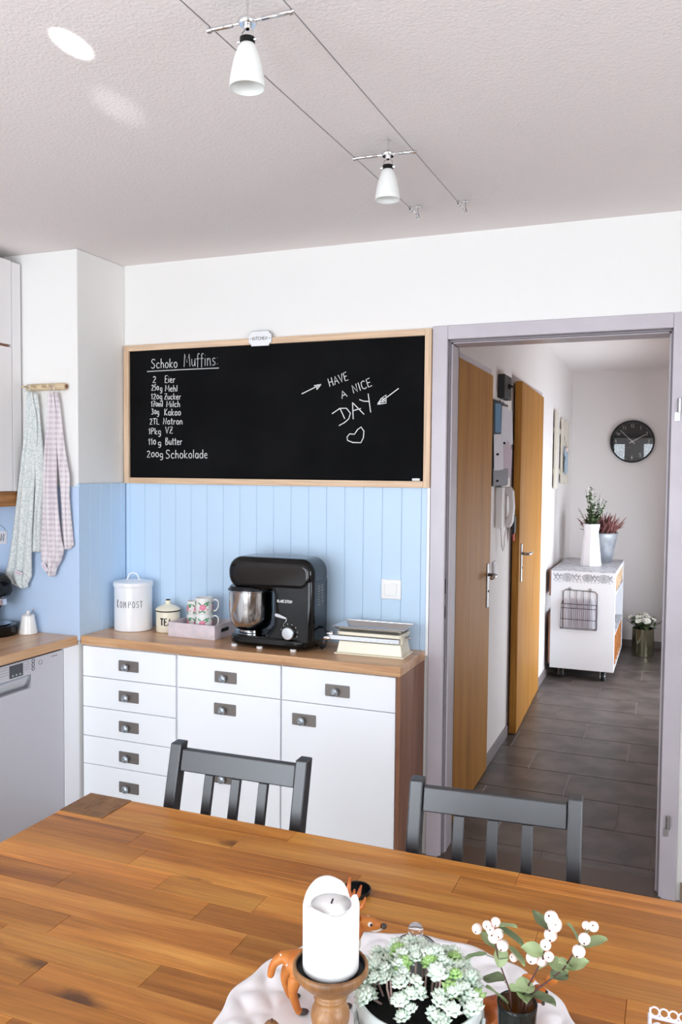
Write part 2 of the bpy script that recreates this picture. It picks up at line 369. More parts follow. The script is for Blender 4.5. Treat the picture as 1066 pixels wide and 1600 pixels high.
# single-stroke lettering: advance, strokes (cap height 1, x-height .6)
def _o(x0, x1, y0, y1, n=10, a0=PI/2, a1=PI/2+2*PI): return [((x0+x1)/2+(x1-x0)/2*math.cos(a0+(a1-a0)*i/n), (y0+y1)/2+(y1-y0)/2*math.sin(a0+(a1-a0)*i/n)) for i in range(n+1)]
G = {
 'S': (.6, [[(.52, .86), (.4, .98), (.2, .96), (.08, .8), (.14, .62), (.4, .45), (.5, .28), (.42, .08), (.22, 0), (.04, .1)]]),
 'c': (.5, [[(.42, .5), (.3, .6), (.14, .54), (.06, .3), (.14, .06), (.3, 0), (.44, .1)]]),
 'h': (.5, [[(.08, 1), (.08, 0)], [(.08, .4), (.22, .58), (.36, .52), (.4, .3), (.42, 0)]]),
 'o': (.5, [_o(.06, .44, 0, .6)]),
 'k': (.5, [[(.08, 1), (.08, 0)], [(.42, .6), (.1, .28), (.44, 0)]]),
 'M': (.8, [[(.06, 0), (.12, 1), (.38, .3), (.62, 1), (.72, 0)]]),
 'u': (.5, [[(.06, .6), (.08, .16), (.2, 0), (.36, .1), (.42, .6)], [(.42, .6), (.44, 0)]]),
 'f': (.38, [[(.36, .92), (.26, 1), (.16, .9), (.16, -.12)], [(.02, .55), (.34, .58)]]),
 'i': (.22, [[(.1, .6), (.1, 0)], [(.1, .8), (.12, .84)]]),
 'n': (.52, [[(.08, .6), (.08, 0)], [(.08, .42), (.22, .6), (.36, .54), (.42, 0)]]),
 's': (.42, [[(.36, .54), (.22, .6), (.08, .5), (.12, .36), (.32, .26), (.34, .1), (.2, 0), (.04, .06)]]),
 ':': (.24, [[(.1, .56), (.12, .6)], [(.1, .1), (.12, .14)]]),
 '2': (.5, [[(.06, .8), (.2, .98), (.38, .9), (.4, .7), (.06, 0), (.46, .02)]]),
 'E': (.5, [[(.44, 1), (.08, .98), (.08, 0), (.46, .02)], [(.08, .52), (.38, .54)]]),
 'e': (.48, [[(.08, .3), (.4, .36), (.34, .56), (.2, .6), (.06, .4), (.1, .1), (.26, 0), (.42, .1)]]),
 'r': (.4, [[(.08, .6), (.08, 0)], [(.08, .36), (.2, .56), (.36, .58)]]),
 '5': (.5, [[(.42, 1), (.12, .98), (.08, .58), (.3, .62), (.42, .4), (.34, .08), (.06, .04)]]),
 '0': (.5, [_o(.06, .44, .06, .74)]),
 'g': (.5, [_o(.06, .4, .04, .6), [(.4, .56), (.4, -.2), (.26, -.38), (.08, -.3)]]),
 'l': (.22, [[(.1, 1), (.1, 0)]]),
 '1': (.36, [[(.04, .7), (.22, 1), (.22, 0)]]),
 'Z': (.56, [[(.06, .96), (.48, .98), (.06, .02), (.5, 0)], [(.14, .5), (.42, .5)]]),
 'K': (.56, [[(.08, 1), (.08, 0)], [(.48, 1), (.1, .46), (.5, 0)]]),
 'a': (.5, [_o(.06, .4, 0, .6), [(.4, .6), (.42, 0)]]),
 'N': (.62, [[(.06, 0), (.1, 1), (.48, 0), (.54, 1)]]),
 't': (.36, [[(.16, .95), (.16, .1), (.3, 0)], [(.02, .66), (.34, .66)]]),
 'B': (.54, [[(.08, 0), (.08, 1), (.36, .96), (.4, .72), (.1, .54), (.42, .44), (.46, .16), (.3, 0), (.08, 0)]]),
 '7': (.5, [[(.06, 1), (.44, 1), (.16, 0)], [(.1, .5), (.38, .5)]]),
 '3': (.48, [[(.06, .9), (.24, 1), (.4, .8), (.2, .54), (.42, .3), (.26, 0), (.04, .1)]]),
 'm': (.74, [[(.06, .6), (.06, 0)], [(.06, .42), (.2, .6), (.32, .5), (.34, 0)], [(.34, .42), (.48, .6), (.62, .5), (.64, 0)]]),
 'T': (.56, [[(.02, 1), (.54, 1)], [(.28, 1), (.28, 0)]]),
 'L': (.48, [[(.08, 1), (.08, 0), (.46, .02)]]),
 'P': (.52, [[(.08, 0), (.08, 1), (.34, .98), (.46, .78), (.34, .54), (.1, .5)]]),
 'V': (.54, [[(.04, 1), (.26, 0), (.5, 1)]]),
 'd': (.5, [_o(.04, .4, 0, .6), [(.42, 1), (.42, 0)]]),
 'C': (.56, [[(.5, .86), (.34, 1), (.12, .86), (.06, .5), (.12, .14), (.32, 0), (.52, .12)]]),
 'H': (.6, [[(.08, 1), (.08, 0)], [(.5, 1), (.5, 0)], [(.08, .5), (.5, .5)]]),
 'A': (.6, [[(.04, 0), (.3, 1), (.56, 0)], [(.14, .36), (.46, .36)]]),
 'I': (.24, [[(.12, 1), (.12, 0)]]),
 'O': (.6, [_o(.06, .54, 0, 1, 14)]),
 'R': (.54, [[(.08, 0), (.08, 1), (.36, .98), (.46, .78), (.34, .54), (.1, .5)], [(.24, .5), (.48, 0)]]),
 '4': (.5, [[(.34, 0), (.34, 1), (.04, .32), (.46, .32)]]),
 '6': (.5, [[(.4, .96), (.2, .8), (.08, .4), (.14, .06), (.32, 0), (.44, .2), (.36, .44), (.12, .4)]]),
 '8': (.5, [_o(.1, .4, .52, 1), _o(.06, .44, 0, .52)]),
 '9': (.5, [_o(.08, .42, .5, 1), [(.42, .74), (.38, .3), (.2, 0)]]),
 ' ': (.4, []),
}
def strokes(text, wiggle=0):
    out = []; x = 0
    for ch in text:
        w, st = G[ch]
        for s in st: out.append([(x+a, b+random.uniform(-wiggle, wiggle)) for a, b in s])
        x += w+.06
    return out, x-.06
def ribbon(mb, pts, w, fn, t=.0008):
    """flat stroke of width w along pts (2-D), mapped to 3-D by fn(u, v, height)"""
    n = len(pts); L = []; R = []
    for i, p in enumerate(pts):
        a = pts[max(i-1, 0)]; b = pts[min(i+1, n-1)]; d = (b[0]-a[0], b[1]-a[1]); q = math.hypot(*d) or 1
        nx, ny = -d[1]/q*w/2, d[0]/q*w/2
        L.append((p[0]+nx, p[1]+ny)); R.append((p[0]-nx, p[1]-ny))
    v = []; f = []
    for h in (0, t):
        v += [fn(a, b, h) for a, b in L]; v += [fn(a, b, h) for a, b in R]
    m = 2*n
    for i in range(n-1):
        f += [(m+i, m+i+1, m+n+i+1, m+n+i), (i, n+i, n+i+1, i+1), (i, i+1, m+i+1, m+i), (n+i, m+n+i, m+n+i+1, n+i+1)]
    f += [(0, m, m+n, n), (n-1, 2*n-1, m+2*n-1, m+n-1)]
    mb.add(v, f)
def lettering(mb, text, x0, z0, x1, z1, h, w, fn, wiggle=0, t=.0008):
    st, tot = strokes(text, wiggle); L = math.hypot(x1-x0, z1-z0); k = L/tot; c, s = (x1-x0)/L, (z1-z0)/L
    for p in st:
        ribbon(mb, [(x0+a*k*c-b*h*s, z0+a*k*s+b*h*c) for a, b in p], w, fn, t)


# ================================================================== THE ROOM
H = 2.522; XL = -.62; XR = 4.3; YH = 4.78; XC = 1.498; XH = 2.78
# kitchen floor, hall floor
kf = MB().box(XL-.1, XR+.1, YF-.1, .13, -.06, 0).build('floor', m_kfloor); struct(kf, 'dark brown kitchen floor under the dining table', 'floor')
# hall floor: grout bed with one object per tile
hf = MB().box(XC-.16, XH+.12, .13, YH+.1, -.06, -.003).build('floor', m_grout); struct(hf, 'hall floor of dark slate-look tiles with pale joints', 'floor')
TL, TW, GJ = .64, .325, .005
k = -5
while True:
    y0 = 1.516+k*TW; y1 = y0+TW-GJ
    if y0 > YH: break
    y0c, y1c = max(y0, .132), min(y1, YH)
    off = {0: 2.205, 1: 1.94, 2: 1.72}[k % 3]
    x = off-TL*2
    while x < XH:
        a, b = max(x, XC), min(x+TL-GJ, XH)
        if b-a > .02 and y1c-y0c > .02:
            t = MB().box(-(b-a)/2, (b-a)/2, -(y1c-y0c)/2, (y1c-y0c)/2, -.02, 0).build('floor_tile', m_tile, hf, loc=((a+b)/2, (y0c+y1c)/2, 0), bevel=.0012, seg=1)
        x += TL
    k += 1
ce = MB().box(XL-.1, XR+.1, YF-.1, YH+.1, H, H+.1).build('ceiling', m_ceil); struct(ce, 'white stucco ceiling with fine rough texture', 'ceiling')
# back wall with the doorway
DX0, DX1, DZ = 1.553, 2.388, 2.105      # clear opening between the frame faces
wb = MB().box(XL, DX0-.03, 0, .13, 0, H).box(DX1+.03, XR, 0, .13, 0, H).box(DX0-.03, DX1+.03, 0, .13, DZ+.03, H).build('wall_back', m_wall)
struct(wb, 'white plaster kitchen wall with the open doorway', 'wall')
wl = MB().box(XL-.1, XL, YF, .13, 0, H).build('wall_left', m_wall); struct(wl, 'white kitchen wall behind the wall cabinets', 'wall')
wp = MB().box(XL, 0, -.335, 0, 0, H).build('wall_pillar', m_wall, bevel=.006, seg=3); struct(wp, 'white plaster pillar in the kitchen corner', 'wall')
y0, y1, z0, z1 = KW
wr = MB().box(XR, XR+.1, YF, y0, 0, H).box(XR, XR+.1, y1, 0, 0, H).box(XR, XR+.1, y0, y1, 0, z0).box(XR, XR+.1, y0, y1, z1, H).build('wall_right', m_wall); struct(wr, 'white kitchen wall on the right outside the view', 'wall')
(a0, a1, az0, az1), (b0, b1, bz0, bz1) = WIN
wf = MB().box(XL, a0, YF-.2, YF, 0, H).box(a1, b0, YF-.2, YF, 0, H).box(b1, XR, YF-.2, YF, 0, H).box(a0, a1, YF-.2, YF, 0, az0).box(a0, a1, YF-.2, YF, az1, H).box(b0, b1, YF-.2, YF, 0, bz0).box(b0, b1, YF-.2, YF, bz1, H).build('wall_front', m_wall)
struct(wf, 'white window wall behind the camera', 'wall')
def window(name, x0, x1, z0, z1, y, label, mull=1):
    w = thing(name, label, 'window', ((x0+x1)/2, y, z0), kind='structure'); hw = (x1-x0)/2; hh = z1-z0
    MB().box(-hw, -hw+.06, -.04, .03, 0, hh).box(hw-.06, hw, -.04, .03, 0, hh).box(-hw+.06, hw-.06, -.04, .03, 0, .06).box(-hw+.06, hw-.06, -.04, .03, hh-.06, hh).build('window_frame', m_white, w, bevel=.004)
    n = mull+1; ww = (2*hw-.12)/n
    for i in range(n):
        MB().box(-hw+.06+i*ww, -hw+.06+(i+1)*ww, -.012, -.006, .06, hh-.06).build('pane', m_wglass, w)
    for i in range(1, n):
        MB().box(-hw+.06+i*ww-.04, -hw+.06+i*ww+.04, -.035, .028, .06, hh-.06).build('mullion', m_white, w, bevel=.003)
    return w
window('window_1', a0, a1, az0, az1, YF-.08, 'white framed kitchen window behind the camera')
window('window_2', b0, b1, bz0, bz1, YF-.08, 'white framed balcony door behind the camera', 0)
# hall shell
D2 = (.20, 1.055, 2.085); D3 = (1.735, 2.835, 2.125)      # hall doors: y0, y1, top
m = MB().box(XC-.18, XC-.13, .13, YH, 0, H)
for y0, y1, z0 in ((.13, D2[0], 0), (D2[1], D3[0], 0), (D3[1], YH, 0), (D2[0], D2[1], D2[2]), (D3[0], D3[1], D3[2])): m.box(XC-.13, XC, y0, y1, z0, H)
struct(m.build('wall_hall_left', m_hall), 'pale lilac-white hall wall with two wooden doors', 'wall')
struct(MB().box(XC-.18, XH+.1, YH, YH+.1, 0, H).build('wall_hall_end', m_hall), 'pale hall end wall carrying the round clock', 'wall')
y0, y1, z0, z1 = HW
struct(MB().box(XH, XH+.1, .13, y0, 0, H).box(XH, XH+.1, y1, YH, 0, H).box(XH, XH+.1, y0, y1, 0, z0).box(XH, XH+.1, y0, y1, z1, H).build('wall_hall_right', m_hall), 'pale hall wall on the right with a window, out of view', 'wall')
w = window('added_window', -.9, .9, KW[2], KW[3], 0, 'white framed window added in the right kitchen wall for more light, out of view'); w.location = (XR+.05, (KW[0]+KW[1])/2, KW[2]); w.rotation_euler = (0, 0, PI/2)
w = window('window_3', -(y1-y0)/2, (y1-y0)/2, z0, z1, 0, 'white framed hall window, out of view', 1); w.location = (XH+.05, (y0+y1)/2, z0); w.rotation_euler = (0, 0, PI/2)
# baseboards of the hall
for i, (y0, y1) in enumerate(((D2[1]+.03, D3[0]-.03), (D3[1]+.03, YH))):
    struct(MB().box(XC, XC+.012, y0, y1, 0, .062).build('baseboard_hall_left', m_base, bevel=.002), ['grey tile skirting between the two hall doors', 'grey tile skirting behind the white cart'][i], 'skirting')
struct(MB().box(XC+.012, XH, YH-.012, YH, 0, .062).build('baseboard_hall_end', m_base, bevel=.002), 'grey tile skirting along the hall end wall', 'skirting')
struct(MB().box(DX1+.075, XR, -.014, 0, 0, .07).build('baseboard_back', m_kfloor, bevel=.002), 'brown skirting right of the doorway', 'skirting')
struct(MB().box(DX0-.01, DX1+.01, -.03, .13, .0, .008).build('trim_1', pm('threshold_wood', (86, 70, 60), .4), bevel=.004), 'brown threshold strip in the doorway', 'threshold')

# doorway frame, lilac-grey steel
df = thing('door_1', 'lilac-grey steel door frame of the open kitchen doorway', 'door frame', (0, 0, 0), kind='structure')
def jamb(x, s):
    # s=+1: frame left of the opening (profile grows to the left), x = inner face edge
    m = MB()
    m.box(x-s*.062, x, -.014, .0, 0, DZ+.055)           # face
    m.box(x-s*.02, x-s*.001, .0, .028, 0, DZ)             # rabbet
    m.box(x-s*.02, x+s*.012, .028, .052, 0, DZ-.012)      # stop
    m.box(x-s*.02, x+s*.010, .052, .142, 0, DZ-.012)      # lining
    m.box(x-s*.062, x+s*.010, .130, .142, 0, DZ+.055)
    return m.build('jamb', m_lilac, df, bevel=.003)
jamb(DX0, 1); jamb(DX1, -1)
m = MB().box(DX0, DX1, -.014, 0, DZ, DZ+.055).box(DX0+.001, DX1-.001, 0, .028, DZ, DZ+.02).box(DX0+.012, DX1-.012, .028, .142, DZ-.012, DZ+.02).box(DX0, DX1, .130, .142, DZ, DZ+.055)
m.build('header', m_lilac, df, bevel=.003)
g = pm('rubber_seal', (140, 132, 138), .6)
MB().box(DX0+.001, DX0+.006, .012, .028, 0, DZ-.004).box(DX1-.006, DX1-.001, .012, .028, 0, DZ-.004).box(DX0+.006, DX1-.006, .012, .028, DZ-.008, DZ-.001).build('door_seal', g, df)
for z0, z1 in ((1.085, 1.145), (.985, 1.035)):
    MB().box(DX0-.0005, DX0+.0015, .006, .018, z0, z1).build('strike_hole', m_dark, df)
for z in (1.80, .27):
    h = MB().lathe([(.0, -.001), (.008, 0), (.008, .05), (0, .051)], 12, DX1+.028, -.022).build('hinge', m_brushed, df, smooth=SH, loc=(0, 0, z))
    MB().box(DX1+.012, DX1+.03, -.018, -.013, -.03, .0).build('hinge_leaf', m_brushed, h)
# wooden hall doors
def hall_door(name, label, y0, y1, top, ang, hinge_far, hz, hy):
    d = thing(name, label, 'door', (XC, (y0+y1)/2, 0), kind='structure'); c = (y0+y1)/2
    f = MB()
    f.box(-.10, .004, y0-c-.035, y0-c+.018, 0, top+.03).box(-.10, .004, y1-c-.018, y1-c+.035, 0, top+.03).box(-.10, .004, y0-c+.018, y1-c-.018, top-.018, top+.03)
    f.build('door_casing', m_lilac, d, bevel=.002)
    L = y1-y0+.02; yh = y1-c+.01
    leaf = MB().box(-.03, .012, -L, 0, .006, top-.004).build('door_leaf', m_door, d, bevel=.002)
    leaf.location = (.006, yh, 0); leaf.rotation_euler = (0, 0, -ang if not hinge_far else ang)
    # handle: long plate + lever with return
    yl = hy-c-yh
    h = MB().box(.012, .019, yl-.019, yl+.019, hz-.17, hz+.06).build('door_plate', m_brushed, leaf, bevel=.003)
    s = 1 if hinge_far else -1
    MB().tube([(.018, yl, hz), (.05, yl, hz), (.06, yl+s*.012, hz), (.062, yl+s*.04, hz), (.06, yl+s*.12, hz-.002)], .009, 12).build('door_handle', m_brushed, leaf, smooth=True)
    MB().lathe([(0, 0), (.006, .0), (.006, .003), (0, .003)], 10, axis='x', cx=yl, cy=hz-.085).build('keyhole', m_dark, leaf, loc=(.0185, 0, 0))
    return d
hall_door('door_2', 'closed beech veneer door nearest the kitchen doorway', D2[0], D2[1], D2[2], 0, False, 1.05, D2[1]-.055)
hall_door('door_3', 'beech veneer door standing slightly ajar, farther down the hall', D3[0], D3[1], D3[2], math.radians(1.9), True, 1.09, D3[0]+.075)

# ------------------------------------------------------------------ blue panelling
def plank(parent, w, h, t, loc, rz):
    c = min(.0018, w/4)
    o = MB().prism([(0, 0), (w, 0), (w, -t+c), (w-c, -t), (c, -t), (0, -t+c)], 0, h, 'xy').build('plank', m_blue, parent, loc=loc); o.rotation_euler = (0, 0, rz); return o
pb = thing('trim_2', 'light blue tongue-and-groove panelling above the white cabinets', 'panelling', (0, 0, .83), kind='structure')
MB().box(.003, 1.478, -.004, -.0005, 0, .684).build('backing', m_blue2, pb)
x = .012; nx = .034
while x < 1.477:
    nx = min(nx, 1.478); plank(pb, nx-x-.0008, .684, .011, (x, 0, 0), 0); x = nx; nx += .0835
MB().box(1.4785, 1.4895, -.013, -.0005, 0, .684).build('edge_strip', m_white, pb)
ps = thing('trim_3', 'light blue tongue-and-groove panelling on the side of the pillar', 'panelling', (0, 0, .83), kind='structure')
MB().box(.0005, .004, -.335, -.012, 0, .684).build('backing', m_blue2, ps)
y = -.343
for i in range(5):
    e = min(y+.0735, -.012); plank(ps, e-y-.0008, .684, .011, (0, y, 0), PI/2); y = e
struct(MB().box(XL+.001, .0112, -.345, -.3355, .83, 1.50).build('trim_4', m_blue2, bevel=.002), 'smooth light blue splash panel behind the hanging towels', 'panel')

# ================================================================== KITCHEN FURNITURE
# worktops
wt = MB().box(.0115, 1.478, -.337, -.0125, .812, .85).build('worktop', m_worktop, bevel=.0025); tag(wt, 'brown wood-grain worktop on the white drawer cabinets', 'worktop')
wt2 = MB().box(XL+.002, .002, -3.0, -.3465, .812, .85).build('worktop', m_worktopy, bevel=.0025); tag(wt2, 'brown wood-grain worktop over the silver dishwasher', 'worktop')

# cabinet handles: dark nickel plate with faceted knob
_pl = MB().prism(rrect(-.051, .051, -.0235, .0235, .004, 3), -.002, 0, 'xz').mesh('handle_plate'); _pl.materials.append(m_plate)
_kn = MB().lathe([(.006, 0), (.0055, .006), (.009, .010), (.0145, .014), (.0165, .020), (.014, .026), (.008, .0285), (.007, .0275), (.003, .0275), (0, .029)], 10, axis='y').mesh('knob'); _kn.materials.append(m_nick)
def front(parent, name, x0, x1, z0, z1, hx, hz):
    """a drawer front or door at the cabinet's face; parent's origin is its left rear bottom corner"""
    f = MB().box(0, x1-x0, -.017, 0, 0, z1-z0).build(name, m_white, parent, bevel=.002, loc=(x0, -.297, z0))
    p = place('handle_plate', _pl, f, (hx-x0, -.0172, hz-z0)); place('knob', _kn, f, (hx-x0-.006, -.0190, hz-z0-.002))
    return f
def cabinet(x0, x1, label, fronts):
    c = thing('base_cabinet', label, 'cabinet', (x0, -.0135, 0), group='white base cabinets'); w = x1-x0
    MB().box(0, .016, -.296, 0, .1, .811).box(w-.016, w, -.296, 0, .1, .811).box(.016, w-.016, -.296, 0, .1, .116).box(.016, w-.016, -.296, 0, .795, .811).box(.016, w-.016, -.012, 0, .116, .795).build('carcass', m_white, c)
    MB().box(.0, w, -.26, -.244, 0, .1).build('plinth', m_white, c)
    for (n, a, b, z0, z1, hx, hz) in fronts: front(c, n, a, b, z0, z1, hx, hz)
    return c
zs = [.806, .671, .537, .408, .283, .108]
cabinet(.013, .494, 'white cabinet with five drawers beside the corner pillar', [('drawer', .002, .477, zs[i+1]+.0015, zs[i]-.0015, .243, [.735, .602, .470, .338, .205][i]) for i in range(5)])
cabinet(.497, .978, 'white cabinet with three drawers behind the left black chair', [('drawer', .002, .479, .6725, .806, .233, .735), ('drawer', .002, .479, .3875, .6695, .230, .603), ('drawer', .002, .479, .108, .3845, .23, .318)])
c3 = cabinet(.981, 1.458, 'white cabinet with one drawer over one door, nearest the doorway', [('drawer', .002, .475, .6725, .806, .24, .732), ('door', .002, .475, .108, .6695, .10, .602)])
tag(MB().box(1.4595, 1.477, -.333, -.0135, 0, .811).build('side_panel', m_sidewood, bevel=.001), 'dark brown wood-grain end panel of the cabinet row', 'panel')
tag(MB().box(-.02, .002, -.432, -.337, .0, .811).build('filler_panel', m_white, bevel=.002), 'narrow white filler strip between dishwasher and drawers', 'panel')

# dishwasher (faces +x)
dw = thing('dishwasher', 'silver dishwasher under the left worktop', 'dishwasher', (0, -.735, 0))
MB().box(-.56, -.022, -.298, .298, .1, .806).build('body', m_dark, dw)
MB().box(-.56, -.06, -.29, .29, 0, .1).build('plinth', m_dw, dw)
d = MB().box(-.02, 0, -.298, .298, .105, .688).box(-.02, 0, .105, .298, .688, .806).box(-.02, 0, -.298, .105, .744, .806).box(-.02, -.017, -.298, .105, .688, .744).build('door', m_dw, dw)
d.data.materials[0] = m_dw
MB().grid(lambda u, v: (-.016+.015*math.sin(v*PI/2)**2*1.0, -.298+.40*u, (.690+.054*v*v)), 12, 8).build('handle_recess', m_brushed, d, smooth=True, solid=.001)
MB().box(.0002, .0018, -.012, .06, .750, .800).build('display', pm('display_glass', (60, 62, 70), .1), d)
m = MB()
for k in range(3): m.box(.0016, .0024, .000+k*.02, .008+k*.02, .756, .762)
m.build('display_key', m_brushed, d)
for i, z in enumerate((.796, .780, .764)):
    MB().tube([(.001, .118+.0075*math.cos(a*PI/8), z+.0075*math.sin(a*PI/8)) for a in range(16)], .001, 6, closed=True).build('button_ring', m_print, d)
MB().tube([(.001, .16+.01*math.cos(a*PI/8), .782+.01*math.sin(a*PI/8)) for a in range(16)], .0007, 5, closed=True).build('dial_mark', m_plate, d)
m = MB()
for z in (.798, .788, .778, .768):
    m.box(.0002, .0008, .066, .098, z, z+.0015); m.box(.0002, .0008, -.07, -.02, z, z+.0015)
m.box(.0002, .0008, .225, .262, .790, .793)
m.build('printed_mark', m_plate, d)

# base cabinets that carry the left worktop on, beyond the dishwasher
lc = thing('base_cabinet', 'white base cabinet left of the dishwasher, outside the picture', 'cabinet', (0, -1.04, 0))
MB().box(-.56, -.022, -1.955, 0, .1, .811).build('carcass', m_white, lc)
MB().box(-.56, -.06, -1.955, 0, 0, .0995).build('plinth', m_white, lc)
for k in range(3):
    d = MB().box(-.0215, -.004, -1.955+k*.652, -1.955+k*.652+.648, .106, .806).build('door', m_white, lc, bevel=.002)
    MB().tube([(-.003, -1.955+k*.652+.06, .74), (.02, -1.955+k*.652+.06, .74)], .009, 12).build('knob', m_nick, d, smooth=SH)
struct(MB().box(XL+.0005, XL+.009, -3.0, -.346, .8505, 1.409).build('trim_5', m_blue2), 'smooth light blue splash panel on the left wall, outside the picture', 'panel')
# wall cabinet, left edge of the picture (faces +x)
wc = thing('wall_cabinet', 'tall white wall cabinet with brown wood strip along its bottom', 'cabinet', (-.315, -.346, 1.41))
MB().box(-.303, 0, -2.3, -.001, .066, 1.07).build('body', m_cab, wc)
MB().box(-.303, .012, -2.3, -.002, 0, .065).build('light_rail', m_strip, wc, bevel=.002)
MB().box(.0, .018, -.052, -.001, .067, 1.065).build('end_strip', m_cab, wc, bevel=.002)
for y in (-.654, -1.256, -1.858):
    MB().box(.001, .018, y, y+.598, .706, 1.068).build('door', m_cab, wc, bevel=.002)
    MB().box(.001, .018, y, y+.598, .068, .694).build('door', m_cab, wc, bevel=.002)
    MB().box(.001, .006, y+.005, y+.593, .694, .706).build('grip_strip', m_sidewood, wc)

# ------------------------------------------------------------------ chalkboard
cb = thing('chalkboard', 'long black chalkboard in a light pine frame above the panelling', 'chalkboard', (0, 0, 1.513))
bx0, bx1, bh, fw = -.004+.015, 1.489, .638, .027
MB().box(bx0+.01, bx1-.01, -.012, -.001, .01, bh-.01).build('board', m_board, cb)
MB().box(bx0+fw, bx1-fw, -.024, -.001, bh-fw, bh).build('frame_rail', m_pine, cb, bevel=.0015)
MB().box(bx0+fw, bx1-fw, -.024, -.001, 0, fw).build('frame_rail', m_pine, cb, bevel=.0015)
MB().box(bx0, bx0+fw-.0004, -.024, -.001, 0, bh).build('frame_stile', m_pinez, cb, bevel=.0015)
MB().box(bx1-fw+.0004, bx1, -.024, -.001, 0, bh).build('frame_stile', m_pinez, cb, bevel=.0015)
CH = [('Schoko', 0.154, 2.043, 0.297, 2.041, 0.042), ('Muffins:', 0.329, 2.044, 0.51, 2.043, 0.057), ('2', 0.162, 1.977, 0.182, 1.976, 0.029), ('Eier', 0.228, 1.975, 0.285, 1.973, 0.032), ('250', 0.156, 1.942, 0.197, 1.941, 0.026), ('g', 0.202, 1.938, 0.216, 1.937, 0.026), ('Mehl', 0.23, 1.935, 0.297, 1.933, 0.029), ('120g', 0.153, 1.901, 0.216, 1.9, 0.026), ('Zucker', 0.226, 1.899, 0.315, 1.897, 0.027), ('170ml', 0.153, 1.867, 0.219, 1.866, 0.026), ('Milch', 0.237, 1.864, 0.311, 1.863, 0.028), ('30g', 0.155, 1.832, 0.199, 1.831, 0.026), ('Kakao', 0.226, 1.826, 0.315, 1.825, 0.03), ('2TL', 0.146, 1.786, 0.199, 1.786, 0.027), ('Natron', 0.219, 1.786, 0.325, 1.784, 0.029), ('1Pkg', 0.139, 1.741, 0.209, 1.74, 0.028), ('VZ', 0.231, 1.744, 0.273, 1.744, 0.03), ('110', 0.138, 1.692, 0.181, 1.692, 0.03), ('g', 0.191, 1.689, 0.211, 1.689, 0.026), ('Butter', 0.231, 1.692, 0.322, 1.691, 0.032), ('200g', 0.13, 1.634, 0.221, 1.634, 0.031), ('Schokolade', 0.233, 1.63, 0.456, 1.631, 0.038), ('HAVE', 1.045, 1.932, 1.132, 1.959, 0.035), ('A', 1.101, 1.881, 1.128, 1.891, 0.029), ('NICE', 1.153, 1.902, 1.237, 1.931, 0.034)]
CS = [[(1.058, 1.819), (1.093, 1.841), (1.123, 1.841), (1.141, 1.82), (1.134, 1.797), (1.116, 1.782), (1.09, 1.769)], [(1.095, 1.839), (1.116, 1.797)], [(1.154, 1.795), (1.15, 1.864)], [(1.15, 1.864), (1.202, 1.814)], [(1.152, 1.83), (1.188, 1.839)], [(1.18, 1.876), (1.198, 1.869), (1.223, 1.867)], [(1.219, 1.899), (1.231, 1.822)], [(0.917, 1.906), (1.007, 1.944)], [(1.007, 1.944), (0.974, 1.939)], [(1.007, 1.944), (0.987, 1.922)], [(0.99, 1.942), (0.987, 1.923)], [(1.351, 1.917), (1.26, 1.854)], [(1.26, 1.854), (1.276, 1.877), (1.297, 1.892), (1.298, 1.859), (1.26, 1.854)], [(1.28, 1.874), (1.297, 1.88)], [(1.28, 1.862), (1.296, 1.87)], [(1.16, 1.732), (1.138, 1.734), (1.127, 1.721), (1.129, 1.707), (1.153, 1.698), (1.189, 1.697), (1.2, 1.718), (1.202, 1.745), (1.189, 1.762), (1.174, 1.752), (1.16, 1.732)]]
onb = lambda u, v, h: (u, -.0122-h, v-1.513)
for t, x0, z0, x1, z1, h in CH:
    m = MB(); lettering(m, t, x0, z0, x1, z1, h, .0031, onb, .02); m.build('chalk_writing', m_chalk if h < .05 else m_chalk2, cb)
m = MB(); ribbon(m, [(.133, 2.029), (.322, 2.031), (.512, 2.031)], .004, onb); m.build('chalk_underline', m_chalk2, cb)
for grp, nm in ((CS[:7], 'chalk_writing'), (CS[7:11], 'chalk_arrow'), (CS[11:15], 'chalk_arrow'), (CS[15:], 'chalk_heart')):
    m = MB()
    for st in grp: ribbon(m, st, .0038, onb)
    m.build(nm, m_chalk, cb)
tag(MB().lathe([(0, -.016), (.0055, -.0155), (.006, 0), (.0055, .0155), (0, .016)], 12, axis='x').build('chalk_stick', m_chalk, smooth=SH, loc=(1.432, -.019, 1.5462)), 'short white chalk stick lying on the chalkboard frame', 'chalk')
# enamel sign on the frame
sg = thing('enamel_sign', 'small white sign reading KITCHEN on the top of the chalkboard frame', 'sign', (.724, -.0245, 2.148))
pts = []
for (sx, sz) in ((1, 1), (-1, 1), (-1, -1), (1, -1)):
    cx, cz = sx*.055, sz*.031
    a = {(1, 1): (1.5*PI, PI), (-1, 1): (0, -PI/2), (-1, -1): (PI/2, 0), (1, -1): (PI, PI/2)}[(sx, sz)]
    pts += arc(cx, cz, .013, a[0], a[1], 4)
MB().prism(pts, -.004, 0).build('plaque', m_enamel, sg, bevel=.0008)
MB().prism([(p[0]*1.03, p[1]*1.05) for p in pts], -.0015, .0).build('rim', m_papergr, sg)
m = MB(); lettering(m, 'KITCHEN', -.036, -.006, .036, -.006, .013, .0018, lambda u, v, h: (u, -.0041-h, v)); m.build('lettering', m_print, sg)
for s in (-1, 1): MB().ball((s*.046, -.004, 0), .0024, 8, 6).build('nail', m_plate, sg)

# ------------------------------------------------------------------ light switch
sw = thing('light_switch', 'white square light switch on the blue panelling', 'switch', (1.331, -.0115, 1.093))
MB().box(-.043, .043, -.010, 0, -.041, .041).build('frame', m_plastic, sw, bevel=.003)
MB().box(-.026, .026, -.014, -.009, -.026, .026).build('rocker', m_plastic, sw, bevel=.002)

